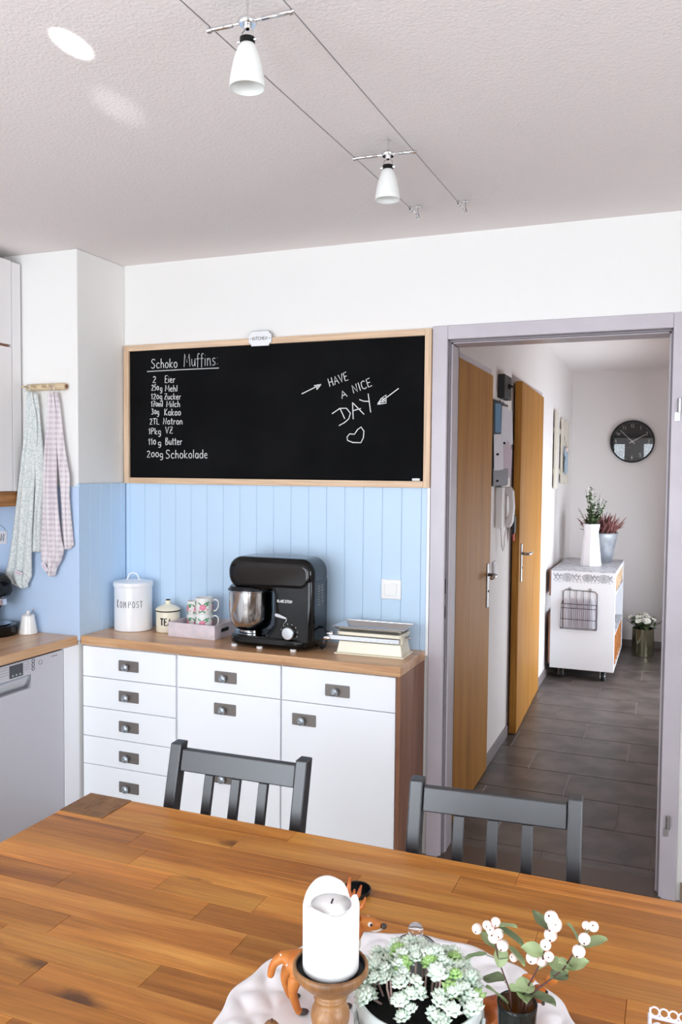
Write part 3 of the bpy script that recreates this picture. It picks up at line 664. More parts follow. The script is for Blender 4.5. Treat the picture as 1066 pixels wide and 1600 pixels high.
# ------------------------------------------------------------------ peg rail + towels + tag
hr = thing('peg_rail', 'small birch peg rail on the pillar holding two towels', 'hook rail', (-.152, -.3355, 1.933))
MB().lathe([(0, -.108), (.013, -.107), (.0155, -.100), (.0155, .100), (.013, .107), (0, .108)], 16, axis='x').build('rail', m_rail, hr, smooth=SH, loc=(0, -.0165, 0))
for x in (-.085, -.045, .012, .05): MB().lathe([(.004, 0), (.004, .03), (.006, .033), (.006, .038), (0, .040)], 10, cx=x, axis='y').build('peg', m_rail, hr, smooth=SH, loc=(0, -.031, 0))
for s in (-1, 1): MB().lathe([(0, -.0005), (.009, 0), (.009, .0012), (0, .0015)], 12, axis='x').build('rail_end', m_sidewood, hr, loc=(s*.1085, -.0165, 0))
def lobe(mb, rows, ybase, folds, amp, ph, n=24):
    rows = sorted(rows, key=lambda r: -r[1]); N = len(rows)-1
    def fn(u, v):
        t = v*N; i = min(int(t), N-1); q = t-i; a = rows[i]; b = rows[i+1]
        L = [a[k]*(1-q)+b[k]*q for k in range(4)]
        x = L[0]*(1-u)+L[2]*u; z = L[1]*(1-u)+L[3]*u
        wob = math.sin(u*folds*PI*2+ph+v*1.2)*amp*(.35+.65*min(1, v*3)) + .004*math.sin(v*9+u*3)
        x += .0035*math.sin(v*11+ph)*(1 if .05 < v < .95 else 0)
        return (x, ybase-.008-abs(wob)*1.0-.012*math.sin(u*PI)*(1-v*.4), z)
    mb.grid(fn, n, 40)
def towel(label, la, lb, mat, lab, loop):
    t = thing('tea_towel', label, 'towel', (0, 0, 0))
    m = MB(); lobe(m, la, -.356, 1.25, .021, .4); m.build('front_fold', mat, t, smooth=True, solid=.0016)
    m = MB(); lobe(m, lb, -.3475, 1.0, .010, 2.0); m.build('rear_fold', mat, t, smooth=True, solid=.0016)
    MB().tube([(loop[0]-.014, -.372, loop[1]-.024), (loop[0]-.010, -.376, loop[1]-.002), (loop[0], -.378, loop[1]+.008), (loop[0]+.009, -.376, loop[1]-.002), (loop[0]+.010, -.372, loop[1]-.024)], .0016, 6).build('hanging_loop', mat, t, smooth=True)
    lx, lz, r = lab
    o = MB().box(-.022, .022, -.0006, .0006, -.009, .009).build('care_label', m_paper, t, loc=(lx, -.399, lz)); o.rotation_euler = (0, r, 0)
    q = MB(); ribbon(q, [(-.016, .001), (-.006, -.002), (.004, .002), (.015, -.001)], .002, lambda u, v, h: (u, -.0007-h, v)); q.build('label_print', m_rose, o)
    return t
towel('pale grey-green floral tea towel hanging left on the peg rail',
 [(-0.242, 1.915, -0.214, 1.914), (-0.247, 1.808, -0.194, 1.807), (-0.259, 1.696, -0.188, 1.696), (-0.275, 1.555, -0.193, 1.555), (-0.302, 1.412, -0.202, 1.415), (-0.33, 1.268, -0.217, 1.273), (-0.353, 1.152, -0.226, 1.159), (-0.368, 1.094, -0.23, 1.101), (-0.325, 1.067, -0.245, 1.072), (-0.274, 1.047, -0.252, 1.049)],
 [(-0.223, 1.907, -0.195, 1.906), (-0.217, 1.808, -0.182, 1.808), (-0.215, 1.668, -0.162, 1.668), (-0.216, 1.541, -0.153, 1.542), (-0.225, 1.442, -0.161, 1.443), (-0.237, 1.3, -0.173, 1.302), (-0.245, 1.208, -0.181, 1.211)], m_towel1, (-.275, 1.115, .35), (-.237, 1.936))
towel('mauve and white checked tea towel hanging right on the peg rail',
 [(-0.126, 1.906, -0.095, 1.905), (-0.131, 1.806, -0.086, 1.806), (-0.143, 1.668, -0.08, 1.667), (-0.148, 1.5, -0.074, 1.501), (-0.156, 1.388, -0.065, 1.39), (-0.168, 1.26, -0.052, 1.265), (-0.168, 1.224, -0.046, 1.229), (-0.158, 1.176, -0.063, 1.181), (-0.141, 1.149, -0.081, 1.152), (-0.12, 1.108, -0.102, 1.108)],
 [(-0.104, 1.906, -0.083, 1.906), (-0.098, 1.806, -0.066, 1.806), (-0.088, 1.668, -0.044, 1.668), (-0.083, 1.543, -0.02, 1.543), (-0.076, 1.459, -0.025, 1.46), (-0.07, 1.361, -0.015, 1.363), (-0.061, 1.244, -0.002, 1.247), (-0.058, 1.228, -0.026, 1.229)], m_towel2, (-.13, 1.15, .9), (-.102, 1.934))
tg = thing('letter_tag', 'white square tag with the letter N on a string, by the coffee machine', 'sign', (-.412, -.3462, 1.265))
MB().box(-.025, .025, -.003, 0, -.030, .030).build('tag', m_paper, tg, bevel=.001)
m = MB(); lettering(m, 'N', -.010, -.016, .012, -.016, .032, .0045, lambda u, v, h: (u, -.0032-h, v)); m.build('letter', m_black_print, tg)
MB().tube([(.02, -.002, .028), (.008, -.002, .045), (-.02, -.002, .058), (-.05, -.002, .064)], .0008, 5).build('string', m_print, tg)

# ================================================================== ON THE WORKTOPS
ZC = .8502
def frustum(mb, hx0, hy0, z0, hx1, hy1, z1, cx=0, cy=0, open_=False):
    v = [(cx+sx*hx, cy+sy*hy, z) for hx, hy, z in ((hx0, hy0, z0), (hx1, hy1, z1)) for sx, sy in ((-1, -1), (1, -1), (1, 1), (-1, 1))]
    f = [(0, 3, 2, 1)]+[(i, (i+1) % 4, (i+1) % 4+4, i+4) for i in range(4)]
    if not open_: f.append((4, 5, 6, 7))
    return mb.add(v, f)
def on_cyl(r):       # wrap lettering round a cylinder standing at the origin; 0 faces -y
    return lambda u, v, h: ((r+h)*math.sin(u/r), -(r+h)*math.cos(u/r), v)
# compost bin
b = thing('compost_bin', 'white enamel bin with lid reading KOMPOST', 'bin', (.125, -.112, ZC), math.radians(22))
MB().lathe([(.082, 0), (.085, .002), (.085, .208), (0, .208)], 48).build('body', m_enamel, b, smooth=SH)
l = MB().lathe([(.0885, .198), (.0895, .2), (.0895, .215), (.087, .219), (.05, .226), (0, .228)], 48).build('lid', m_enamel, b, smooth=SH)
MB().tube([(-.034, 0, .226), (-.026, 0, .229), (-.023, 0, .238), (-.018, 0, .251), (0, 0, .258), (.018, 0, .251), (.023, 0, .238), (.026, 0, .229), (.034, 0, .226)], .0036, 8).build('handle', m_enamel, l, smooth=True)
m = MB(); lettering(m, 'K', -.062, .108, -.050, .108, .036, .0021, on_cyl(.0852)); [lettering(m, ch, u, .109, u+.013, .109, .028, .0021, on_cyl(.0852)) for ch, u in zip('OMPOST', (-.043, -.024, -.003, .015, .033, .049))]; m.build('lettering', m_print, b)
# tea canister
b = thing('tea_canister', 'small cream enamel canister with black rim reading TEA', 'canister', (.298, -.092, ZC), math.radians(22))
MB().lathe([(.05, 0), (.053, .003), (.053, .095), (0, .095)], 40).build('body', m_cream, b, smooth=SH)
l = MB().lathe([(.055, .093), (.056, .095), (.056, .1), (.053, .105), (.035, .116), (.018, .122), (.012, .126), (.011, .130), (.0135, .134), (.012, .14), (0, .143)], 40).build('lid', m_cream, b, smooth=SH)
MB().lathe([(.0545, .0925), (.0572, .094), (.0572, .098), (.0545, .0995)], 40).build('black_rim', m_black_print, l, smooth=SH)
MB().lathe([(0, .1405), (.011, .1405), (.009, .1445), (0, .146)], 20).build('knob_cap', m_black_print, l, smooth=SH)
m = MB(); lettering(m, 'TEA', -.026, .034, .026, .034, .030, .0062, on_cyl(.0532)); m.build('lettering', m_black_print, b)
# pink washed tray
b = thing('serving_tray', 'pink washed wooden box tray holding flowered mugs', 'tray', (.482, -.106, ZC), math.radians(-1))
MB().box(-.1085, .1085, -.0755, .0755, .012, .022).build('bottom', m_inner, b)
MB().box(-.118, .118, -.085, -.076, .0, .062).build('side_board', m_pink, b, bevel=.001)
MB().box(-.118, .118, .076, .085, .0, .062).build('side_board', m_pink, b, bevel=.001)
m = MB().box(-.118, -.109, -.0755, .0755, .0, .062); m.build('end_board', m_pink, b, bevel=.001)
e = MB().box(.109, .118, -.0755, .0755, .0, .062).build('end_board', m_pink, b, bevel=.001)
MB().prism(rrect(-.032, .032, .026, .042, .007), .1178, .1188, 'yz').build('hand_hole', m_dark, e)
# mugs
def mug_mesh(h, r):
    p = [(r*.80, 0), (r*.86, .002), (r*.9, .009), (r, .014), (r, h), (r-.0025, h), (r-.0025, .014), (r*.7, .004), (0, .004)]
    return MB().lathe(p, 32).mesh('mug_body')
def mug(label, loc, rz, h, r):
    t = thing('mug', label, 'mug', loc, rz, 'flowered mugs in the pink tray')
    me = mug_mesh(h, r); me.materials.append(m_ceramic); me.set_sharp_from_angle(angle=SH); place('body', me, t, (0, 0, 0))
    MB().tube([(r-.002, 0, h*.84), (r+.012, 0, h*.9), (r+.024, 0, h*.78), (r+.024, 0, h*.5), (r+.014, 0, h*.28), (r-.002, 0, h*.25)], .0036, 8).build('handle', m_ceramic, t, smooth=True)
    f = on_cyl(r+.0002)
    for uu in (.12, 1.75, -1.5, 3.2):
        m = MB(); q = MB(); u0 = uu*r-.004
        for rr in (.013, .0088, .0045):
            ribbon(m, [(u0+rr*math.cos(a*PI/6)*(1+.1*math.sin(a*2.1)), h*.50+rr*.85*math.sin(a*PI/6)) for a in range(13)], .0046, f, .0004)
        ribbon(m, [(u0+.018, h*.36), (u0+.024, h*.38)], .006, f, .0004); ribbon(m, [(u0-.018, h*.30), (u0-.013, h*.33)], .006, f, .0004)
        for dx, dz, sl in ((.012, h*.72, 1), (.019, h*.62, .6), (.022, h*.74, .9), (-.014, h*.70, -1), (.004, h*.27, -.7), (-.012, h*.24, .5)):
            ribbon(q, [(u0+dx-.007, dz-.005*sl), (u0+dx, dz), (u0+dx+.008, dz+.006*sl)], .0058, f, .0004)
        m.build('rose_motif', m_rose, t); q.build('leaf_motif', m_leafp, t)
    return t
zt = ZC+.0225
mug('upper flowered mug of the taller right stack in the tray', (.508, -.128, zt+.0705), .35, .078, .0385)
mug('lower flowered mug of the taller right stack in the tray', (.508, -.128, zt), .3, .078, .0385)
mug('upper flowered mug of the shorter left stack in the tray', (.437, -.092, zt+.0600), .9, .065, .0335)
mug('lower flowered mug of the shorter left stack in the tray', (.437, -.092, zt), .9, .065, .0335)
# stand mixer
b = thing('stand_mixer', 'glossy black stand mixer with steel bowl', 'mixer', (.885, -.172, ZC), math.radians(1))
MB().prism(rrect(-.195, .192, -.095, .095, .075, 8), .008, .05, 'xy').build('base', m_gloss, b, smooth=SH, bevel=.016, seg=4)
co = MB().prism([(-.03, .02), (.192, .02), (.196, .12), (.196, .30), (.02, .30), (-.002, .265), (.022, .225), (.028, .16), (.018, .10), (-.012, .062)], -.085, .085).build('column', m_gloss, b, smooth=SH, bevel=.03, seg=5)
MB().prism(rrect(-.19, .196, .238, .374, .060, 8), -.088, .088).build('head', m_gloss, b, smooth=SH, bevel=.03, seg=5)
MB().lathe([(.06, .215), (.062, .22), (.062, .245), (0, .245)], 32, cx=-.115).build('drive_collar', m_mattblk, b, smooth=SH)
MB().lathe([(.011, .12), (.011, .21), (.022, .212), (.022, .222)], 20, cx=-.115).build('drive_shaft', m_chrome, b, smooth=SH)
bw = MB().lathe([(.0, .052), (.05, .052), (.05, .062), (.066, .068), (.084, .085), (.0925, .11), (.0955, .14), (.0965, .225), (.102, .229), (.102, .231), (.095, .230), (.0935, .14), (.09, .11), (.06, .072), (0, .07)], 48, cx=-.118).build('bowl', m_steel, b, smooth=SH)
MB().shell([(.0995, .2305), (.088, .247), (.066, .247)], 48, cx=-.118).build('splash_guard', pm('smoky_plastic', (60, 60, 64), .15, trans=.5, ior=1.2), b, smooth=SH, solid=.0015)
MB().lathe([(0, 0), (.0245, 0), (.026, .004), (.026, .016), (.023, .019), (0, .020)], 24, cx=.093, cy=.074, axis='y').build('speed_dial', m_brushed, b, smooth=SH, loc=(0, -.085, 0))
MB().prism([(.03, .148), (.036, .153), (.05, .151), (.084, .138), (.086, .132), (.078, .129), (.045, .134), (.032, .138)], -.094, -.084).build('release_lever', m_brushed, b, bevel=.003)
MB().tube([(.084, -.088, .134), (.08, -.088, .12), (.066, -.088, .106)], .0022, 8).build('lever_spring', m_chrome, b, smooth=True)
for k in range(7):
    a = math.radians(-20+k*30); MB().ball((.093+.037*math.cos(a), -.0855, .074+.037*math.sin(a)), .0018, 8, 6).build('dial_mark', m_chalk, b)
m = MB(); lettering(m, 'KLAR', .040, .196, .066, .196, .0105, .0023, lambda u, v, h: (u, -.0852-h, v)); lettering(m, 'STEIN', .075, .196, .106, .196, .0105, .0023, lambda u, v, h: (u, -.0852-h, v)); m.build('lettering', m_chalk, b)
m = MB(); ribbon(m, rrect(.068, .0735, .196, .2075, .001, 2)+[(.0735, .2)], .0012, lambda u, v, h: (u, -.0852-h, v)); m.build('emblem', m_chalk, b)
for k in range(8):
    for y in (-.035, .0):
        MB().box(.1955, .1972, y, y+.024, .185+k*.011, .190+k*.011).build('vent_slot', m_plate, b)
for x, y in ((-.16, -.075), (-.04, -.082), (.11, -.082), (-.16, .07), (.12, .07)):
    MB().lathe([(.012, 0), (.013, .002), (.013, .010), (0, .010)], 16, cx=x, cy=y).build('foot', m_plastic, b, smooth=SH)
MB().tube([(.19, .02, .085), (.205, .015, .09), (.222, .0, .075), (.228, -.012, .045), (.222, -.02, .018), (.205, -.01, .006), (.19, .02, .006), (.18, .07, .006)], .0042, 8).build('power_cord', m_rubber, b, smooth=True)
# kitchen scale
b = thing('kitchen_scale', 'old cream enamel kitchen scale with a steel pan', 'scale', (1.302, -.145, ZC), math.radians(1.5))
m = MB(); frustum(m, .145, .072, 0, .143, .07, .006); frustum(m, .136, .062, .006, .128, .054, .052); m.build('base', m_cream, b, bevel=.003)
m = MB(); m.box(.118, .134, -.05, -.012, .052, .094); m.box(.12, .13, .01, .05, .052, .09); m.build('pivot_bracket', m_cream, b, bevel=.003)
be = MB().box(-.165, .125, -.066, -.058, .056, .074).build('beam', m_brushed, b, bevel=.001)
m = MB()
for k in range(26): m.box(-.12+k*.0088, -.1192+k*.0088, -.0668, -.066, .067, .072 if k % 5 else .0735)
for k in range(9): m.box(-.06+k*.019, -.056+k*.019, -.0668, -.066, .059, .0645)
m.build('scale_mark', m_chalk, be)
MB().box(-.175, .12, -.046, -.040, .062, .074).build('rear_beam', m_brushed, b, bevel=.001)
for x, z, y in ((-.19, .052, -.062), (-.185, .066, -.043)):
    MB().lathe([(0, 0), (.009, 0), (.0105, .003), (.0105, .024), (.009, .028), (0, .028)], 16, axis='x', cx=y, cy=z+.008).build('counterweight', m_chrome, b, smooth=SH, loc=(x, 0, 0))
MB().tube([(.13, 0, .073), (.155, 0, .073)], .005, 10).build('adjusting_screw', m_brushed, b, smooth=SH)
MB().prism(rrect(-.135, .135, -.072, .072, .02, 5), .078, .092, 'xy').build('pan_support', m_cream, b, bevel=.003)
m = MB(); frustum(m, .118, .058, .0925, .146, .082, .113, open_=True)
o = m.build('pan', m_steel, b, solid=.0012)
v = [(s*.146, t*.082, .113) for s, t in ((-1, -1), (1, -1), (1, 1), (-1, 1))]
MB().tube(v, .0022, 6, closed=True).build('pan_rim', m_steel, o)
# sugar bowl + spoon
b = thing('sugar_bowl', 'white tapered ceramic sugar bowl beside the coffee machine', 'bowl', (-.226, -.396, ZC))
MB().lathe([(.036, 0), (.039, .003), (.037, .02), (.027, .078), (0, .078)], 32).build('body', m_ceramic, b, smooth=SH)
MB().lathe([(.029, .0785), (.028, .082), (.015, .088), (.007, .089), (.006, .092), (.009, .097), (.007, .102), (0, .104)], 32).build('lid', m_ceramic, b, smooth=SH)
MB().tube([(-.206, -.405, .935), (-.188, -.41, .955), (-.168, -.414, .972)], [.002, .0022, .003], 8).build('teaspoon', m_brushed, smooth=True)
tag(bpy.data.objects['teaspoon'], 'steel spoon handle sticking out of the white sugar bowl', 'spoon')
# coffee machine
b = thing('coffee_machine', 'black capsule coffee machine at the left edge of the worktop', 'coffee machine', (-.345, -.475, ZC), math.radians(-10))
MB().lathe([(.095, 0), (.098, .004), (.098, .042), (.094, .046), (0, .046)], 40).build('drip_base', m_gloss, b, smooth=SH)
MB().lathe([(.07, .047), (.072, .050), (0, .051)], 40).build('drip_grid', m_chrome, b, smooth=SH)
MB().prism([(-.16, .0), (-.05, .0), (-.05, .12), (-.02, .16), (.05, .165), (.062, .19), (.055, .235), (.02, .265), (-.06, .275), (-.14, .25), (-.16, .2)], -.062, .062).build('body', m_gloss, b, smooth=SH, bevel=.02, seg=4)
MB().lathe([(.022, .118), (.026, .125), (.03, .165), (0, .165)], 24, cx=.012).build('brew_spout', m_mattblk, b, smooth=SH)
MB().lathe([(.033, .155), (.036, .158), (.036, .166), (.033, .168)], 24, cx=.012).build('chrome_ring', m_chrome, b, smooth=SH)
MB().box(.05, .066, -.02, .02, .135, .165).build('lever_tip', m_chrome, b, bevel=.004)

# ================================================================== CABLE LAMPS ON THE CEILING
def cable(label, p0, p1, hook):
    t = thing('lamp_cable', label, 'cable', p1, group='tensioned lamp cables'); o = Vector(p1); a = Vector(p0)-o
    MB().tube([a, (0, 0, 0)], .0012, 6).build('wire', m_cable, t, smooth=True)
    d = -a.normalized(); tb = d*.012
    m = MB(); m.tube([(0, 0, 0), d*.006, d*.02, d*.026], [.003, .0075, .0075, .003], 8); m.tube([d*.032, d*.036, d*.05, d*.055], [.002, .006, .006, .002], 8); m.tube([d*.0, d*.075], .0018, 6)
    m.build('turnbuckle', m_chrome, t, smooth=SH)
    h = Vector(hook)-o; e = d*.075
    m = MB(); m.tube([(h.x, h.y, H-o.z), (h.x, h.y, e.z+.004)], .003, 8); m.lathe([(.009, H-o.z-.003), (.009, H-o.z)], 12, h.x, h.y)
    m.tube([(h.x, h.y, e.z+.006), (h.x+.002, h.y+.008, e.z-.002), (h.x, h.y+.004, e.z-.012), (h.x, h.y-.008, e.z-.012), (e.x, e.y, e.z)], .0026, 8)
    m.build('ceiling_hook', m_chrome, t, smooth=SH)
    return t
cable('left of the two thin steel cables carrying the lamps', (1.484, -4.72, 2.415), (1.532, -.475, 2.489), (1.533, -.375, 2.52))
cable('right of the two thin steel cables carrying the lamps', (1.688, -4.72, 2.415), (1.702, -.475, 2.489), (1.705, -.375, 2.52))
def cable_lamp(label, c, pl, pr_, rz):
    t = thing('cable_spotlight', label, 'lamp', c, group='cable spotlights'); L = Vector(pl)-Vector(c); R_ = Vector(pr_)-Vector(c)
    MB().lathe([(0, -.006), (.016, -.006), (.019, -.002), (.019, .004), (.014, .008), (0, .008)], 20).build('hub', m_chrome, t, smooth=SH)
    MB().ball((0, 0, -.008), .009, 12, 8).build('hub_ball', m_chrome, t, smooth=True)
    for v in (L, R_):
        n = v.normalized()
        m = MB(); m.tube([n*.014, n*.03], .0025, 8); m.tube([n*.03, n*.033, v*1.0, v+n*.006], [.0025, .0048, .0048, .004], 10); m.build('arm', m_chrome, t, smooth=SH)
        MB().tube([v-n*.004-Vector((0, 0, .001)), v+n*.004-Vector((0, 0, .001))], .006, 10).build('cable_clamp', m_chrome, t, smooth=SH)
    MB().tube([(0, 0, .006), (0, 0, .03), (0, 0, .035), (0, 0, .05)], [.002, .002, .0032, .0032], 8).build('pin', m_chrome, t, smooth=SH)
    MB().tube([(-.013, 0, -.030), (-.013, 0, -.020), (-.004, 0, -.013), (.004, 0, -.013), (.013, 0, -.020), (.013, 0, -.030)], .0012, 6).build('bracket', m_chrome, t)
    s = MB().lathe([(.012, -.043), (.0155, -.040), (.0155, -.031), (0, -.030)], 16).build('socket', m_gloss, t, smooth=SH)
    for q in (-1, 1): MB().tube([(q*.014, 0, -.036), (q*.021, 0, -.036)], .0028, 8).build('socket_screw', m_chrome, s)
    MB().shell([(.0345, -.128), (.0335, -.115), (.0305, -.095), (.0255, -.072), (.019, -.053), (.014, -.044), (.012, -.043)], 32).build('glass_shade', m_frost, t, smooth=True, solid=.0025)
    MB().lathe([(.0, -.072), (.006, -.070), (.006, -.044), (0, -.044)], 12).build('bulb', m_plastic, t, smooth=SH)
    return t
cable_lamp('larger, nearer cable spotlight with frosted glass bell shade', (1.601, -1.776, 2.461), (1.5175, -1.780, 2.459), (1.6975, -1.777, 2.463), 0)
cable_lamp('smaller, farther cable spotlight near the chalkboard wall', (1.625, -.98, 2.479), (1.526, -.985, 2.479), (1.700, -.970, 2.481), 0)

# ================================================================== THE HALL
bxo = thing('junction_box', 'small black box with a knob high on the hall wall', 'box', (XC, 1.27, 1.985))
MB().box(.0005, .038, 0, .21, 0, .128).build('housing', m_mattblk, bxo, bevel=.003)
MB().lathe([(.014, 0), (.014, .012), (.008, .014), (.008, .024), (0, .024)], 14, axis='x', cx=.12, cy=.07).build('knob', m_mattblk, bxo, smooth=SH, loc=(.038, 0, 0))
nb = thing('notice_board', 'dark narrow notice board between the hall doors, crowded with notes', 'notice board', (XC, 1.115, 1.505))
MB().box(.0005, .012, 0, .40, 0, .46).build('board', m_mattblk, nb, bevel=.002)
def note(label, mat, y0, z0, w, h, off, rot, cat='paper', notch=0):
    m = MB(); n = 10
    pl = [(0, 0), (w*.5, -h*.01), (w, 0), (w, h-notch), (w-notch, h), (0, h)]
    m.prism(pl, -.0004, .0004, 'yz')
    o = m.build('paper_note', mat, loc=(XC+.0145+off, 1.115+y0, 1.505+z0)); o.rotation_euler = (rot, 0, -.20-abs(rot))
    return tag(o, label, cat, 'notes on the notice board')
note('blue slip at the top left of the notice board', m_paperb, .035, .285, .075, .155, .0005, .03)
note('white list in the upper middle of the notice board', m_paper, .140, .245, .085, .19, .012, -.03)
note('folded white sheet at the upper right of the notice board', m_paper, .265, .225, .10, .19, .008, .09)
note('dark brown card hanging off the right of the notice board', m_paperd, .335, .075, .05, .13, .012, .16)
note('large white sheet at the lower left of the notice board', m_paper, .012, .085, .11, .19, .004, .06)
note('pinkish sheet in the lower middle of the notice board', m_paperp, .175, .055, .125, .20, .006, -.08, notch=.05)
note('grey sheet across the bottom of the notice board', m_papergr, .005, .005, .20, .09, .001, .01)
for i, (y, z) in enumerate(((.05, .455), (.13, .45), (.20, .44), (.012, .17), (.02, .03), (.19, .235), (.33, .06), (.33, .11))):
    tag(MB().lathe([(0, 0), (.006, 0), (.006, .012), (0, .012)], 10, axis='x').build('board_magnet', m_mattblk if i > 2 else m_brushed, loc=(XC+.029, 1.115+y, 1.505+z)), 'small round magnet pinning notes to the notice board', 'magnet', 'magnets on the notice board')
ph = thing('intercom_phone', 'ivory wall intercom phone with handset and cord between the hall doors', 'intercom', (XC, 1.262, 1.275))
MB().box(.0005, .038, 0, .17, .0, .226).build('base', m_phone, ph, bevel=.006, seg=3)
m = MB(); m.prism([(.030, .0), (.060, .0), (.074, .03), (.080, .11), (.074, .20), (.058, .226), (.030, .226), (.030, .19), (.052, .17), (.056, .11), (.052, .055), (.030, .04)], .105, .165, 'xz')
m.build('handset', m_phone, ph, bevel=.006, seg=3)
MB().tube([(.02, .06, .0), (.024, .058, -.05), (.026, .075, -.105), (.028, .10, -.128), (.03, .12, -.105), (.03, .125, -.05), (.04, .13, .0)], .0042, 8).build('cord', m_phone, ph, smooth=True)
ws = thing('hall_switch', 'pale rocker switch on the hall wall behind the door lever', 'switch', (XC, 1.205, 1.01))
MB().box(.0005, .010, 0, .085, 0, .085).build('frame', m_switch2, ws, bevel=.002); MB().box(.009, .013, .015, .07, .015, .07).build('rocker', m_switch2, ws, bevel=.001)
ky = thing('key_bundle', 'black key pouch with red ribbon hanging beside the ajar door', 'keys', (XC+.03, 1.665, 1.20))
MB().tube([(-.03, 0, .135), (.004, 0, .135), (.006, 0, .142)], .003, 8).build('hook', m_brushed, ky, smooth=True)
MB().prism(rrect(-.024, .024, .02, .125, .012), -.010, .010, 'yz').build('pouch', m_mattblk, ky, bevel=.005)
MB().tube([(0, -.03+.03*math.cos(a*PI/8), .035+.03*math.sin(a*PI/8)) for a in range(16)], .0022, 6, closed=True).build('ring', m_wire, ky)
MB().box(-.004, .004, -.012, .02, -.022, .022).build('ribbon', m_red, ky, bevel=.002)
# cream slat decoration with a hanging cloth doll
sl = thing('slat_decoration', 'three upright cream wooden slats on the hall wall', 'wall decoration', (XC, 3.48, 1.455))
for y0, y1, z0, z1 in ((0, .14, 0, .615), (.40, .58, .04, .575), (.70, .86, .03, .57)):
    MB().box(.010, .026, y0, y1, z0, z1).build('slat', m_slat, sl, bevel=.003)
for z in (.12, .45): MB().box(.0005, .0098, .02, .84, z, z+.04).build('cross_bar', m_slat, sl)
dl = thing('cloth_doll', 'blue-grey cloth doll hanging on the cream slats', 'doll', (XC+.046, 3.97, 1.56))
MB().lathe([(0, .0), (.02, .01), (.05, .04), (.06, .10), (.045, .17), (.018, .2), (0, .205)], 16, sx=.28).build('dress', m_cloth, dl, smooth=True)
MB().ball((0, 0, .222), .026, 14, 10, (.7, 1, 1)).build('head', pm('doll_skin', (222, 190, 176), .7), dl, smooth=True)
MB().tube([(0, -.05, .16), (0, -.085, .215), (0, -.07, .24)], .010, 8).tube([(0, .05, .16), (0, .085, .215), (0, .07, .24)], .010, 8).build('arm', m_cloth, dl, smooth=True)
MB().tube([(-.0, 0, .245), (-.012, 0, .30), (-.018, 0, .33)], .0015, 6).build('string', m_print, dl)
# clock
ck = thing('wall_clock', 'round black wall clock with white numerals on the hall end wall', 'clock', (2.031, YH, 1.874)); r = .192
MB().lathe([(r-.004, .001), (r, .004), (r, .034), (r-.004, .038), (r-.012, .038), (r-.013, .02), (r-.013, .001)], 64, axis='y').build('rim', m_mattblk, ck, smooth=SH)
fc = MB().lathe([(0, .002), (r-.0135, .002), (r-.0135, .014), (0, .014)], 64, axis='y').build('face', pm('clock_face', (30, 30, 33), .5), ck)
on = lambda u, v, h: (u, -.0142-h, v)
for k in range(1, 13):
    a = PI/2-k*PI/6; t = str(k); cx, cz = .142*math.cos(a), .142*math.sin(a); w = .017*len(t)
    m = MB(); lettering(m, t, cx-w/2, cz-.015, cx+w/2, cz-.015, .030, .0042, on); m.build('numeral', m_chalk, fc)
for k in range(60):
    a = k*PI/30; R1 = .169; o = MB().box(-.0014, .0014, -.0148, -.0142, -.003 if k % 5 else -.005, .003 if k % 5 else .005).build('minute_mark', m_chalk, fc, loc=(R1*math.cos(a), 0, R1*math.sin(a))); o.rotation_euler = (0, PI/2-a, 0)
def hand(name, ang, L, w, y):
    a = math.radians(ang); d = (math.sin(a), math.cos(a)); m = MB(); ribbon(m, [(-d[0]*.03, -d[1]*.03), (d[0]*L, d[1]*L)], w, lambda u, v, h: (u, y-h, v), .001); return m.build(name, m_chalk, ck)
hand('minute_hand', -45.7, .148, .006, -.018); hand('hour_hand', 61, .128, .007, -.0165)
MB().lathe([(0, .014), (.008, .014), (.008, .021), (0, .022)], 14, axis='y').build('hand_boss', m_chalk, ck)
MB().lathe([(0, .028), (r-.0135, .028), (r-.0135, .0295), (0, .0295)], 64, axis='y').build('cover_glass', glass('clock_glass', (255, 255, 255), 0, .33), ck)

# rolling cart
ct = thing('rolling_cart', 'white rolling cart with grey patterned top in the hall', 'cart', (1.775, 3.25, 0), math.radians(0)); hw = .236; DP = 1.02
MB().box(-hw, hw, 0, .02, .085, .835).build('front_panel', m_cartw, ct, bevel=.002)
MB().box(-hw, hw, DP-.02, DP, .085, .835).build('back_panel', m_cartw, ct, bevel=.002)
MB().box(-hw, hw, 0, DP, .8355, .842).build('top_sheet', m_carttop, ct)
MB().box(-hw+.001, hw-.001, .021, DP-.021, .805, .8345).build('top_board', m_cartw, ct)
MB().box(-hw+.001, hw-.001, .021, DP-.021, .66, .675).build('upper_shelf', m_carttop, ct)
for y in (.12, .28, .44, .60, .76, .92): MB().box(hw-.19, hw-.004, y-.008, y+.008, .676, .804).build('divider', m_pine, ct)
MB().box(-.05, -.035, .021, DP-.021, .676, .804).build('middle_board', m_crate, ct)
MB().box(-hw+.001, hw-.001, .021, DP-.021, .355, .37).build('lower_shelf', m_carttop, ct)
MB().box(-hw+.001, hw-.001, .021, DP-.021, .087, .102).build('bottom_board', m_cartw, ct)
for y in (.09, .24, .42, .58, .75, .92): MB().box(hw-.19, hw-.004, y-.009, y+.009, .103, .354).build('divider', m_crate, ct)
MB().box(-.05, -.035, .021, DP-.021, .103, .354).build('middle_board', m_crate, ct)
MB().box(-hw-.012, -hw-.001, 0, DP, .64, .835).build('edge_board', m_sidewood, ct)
MB().box(-hw-.012, -hw-.001, 0, DP, .12, .50).build('edge_board', m_sidewood, ct)
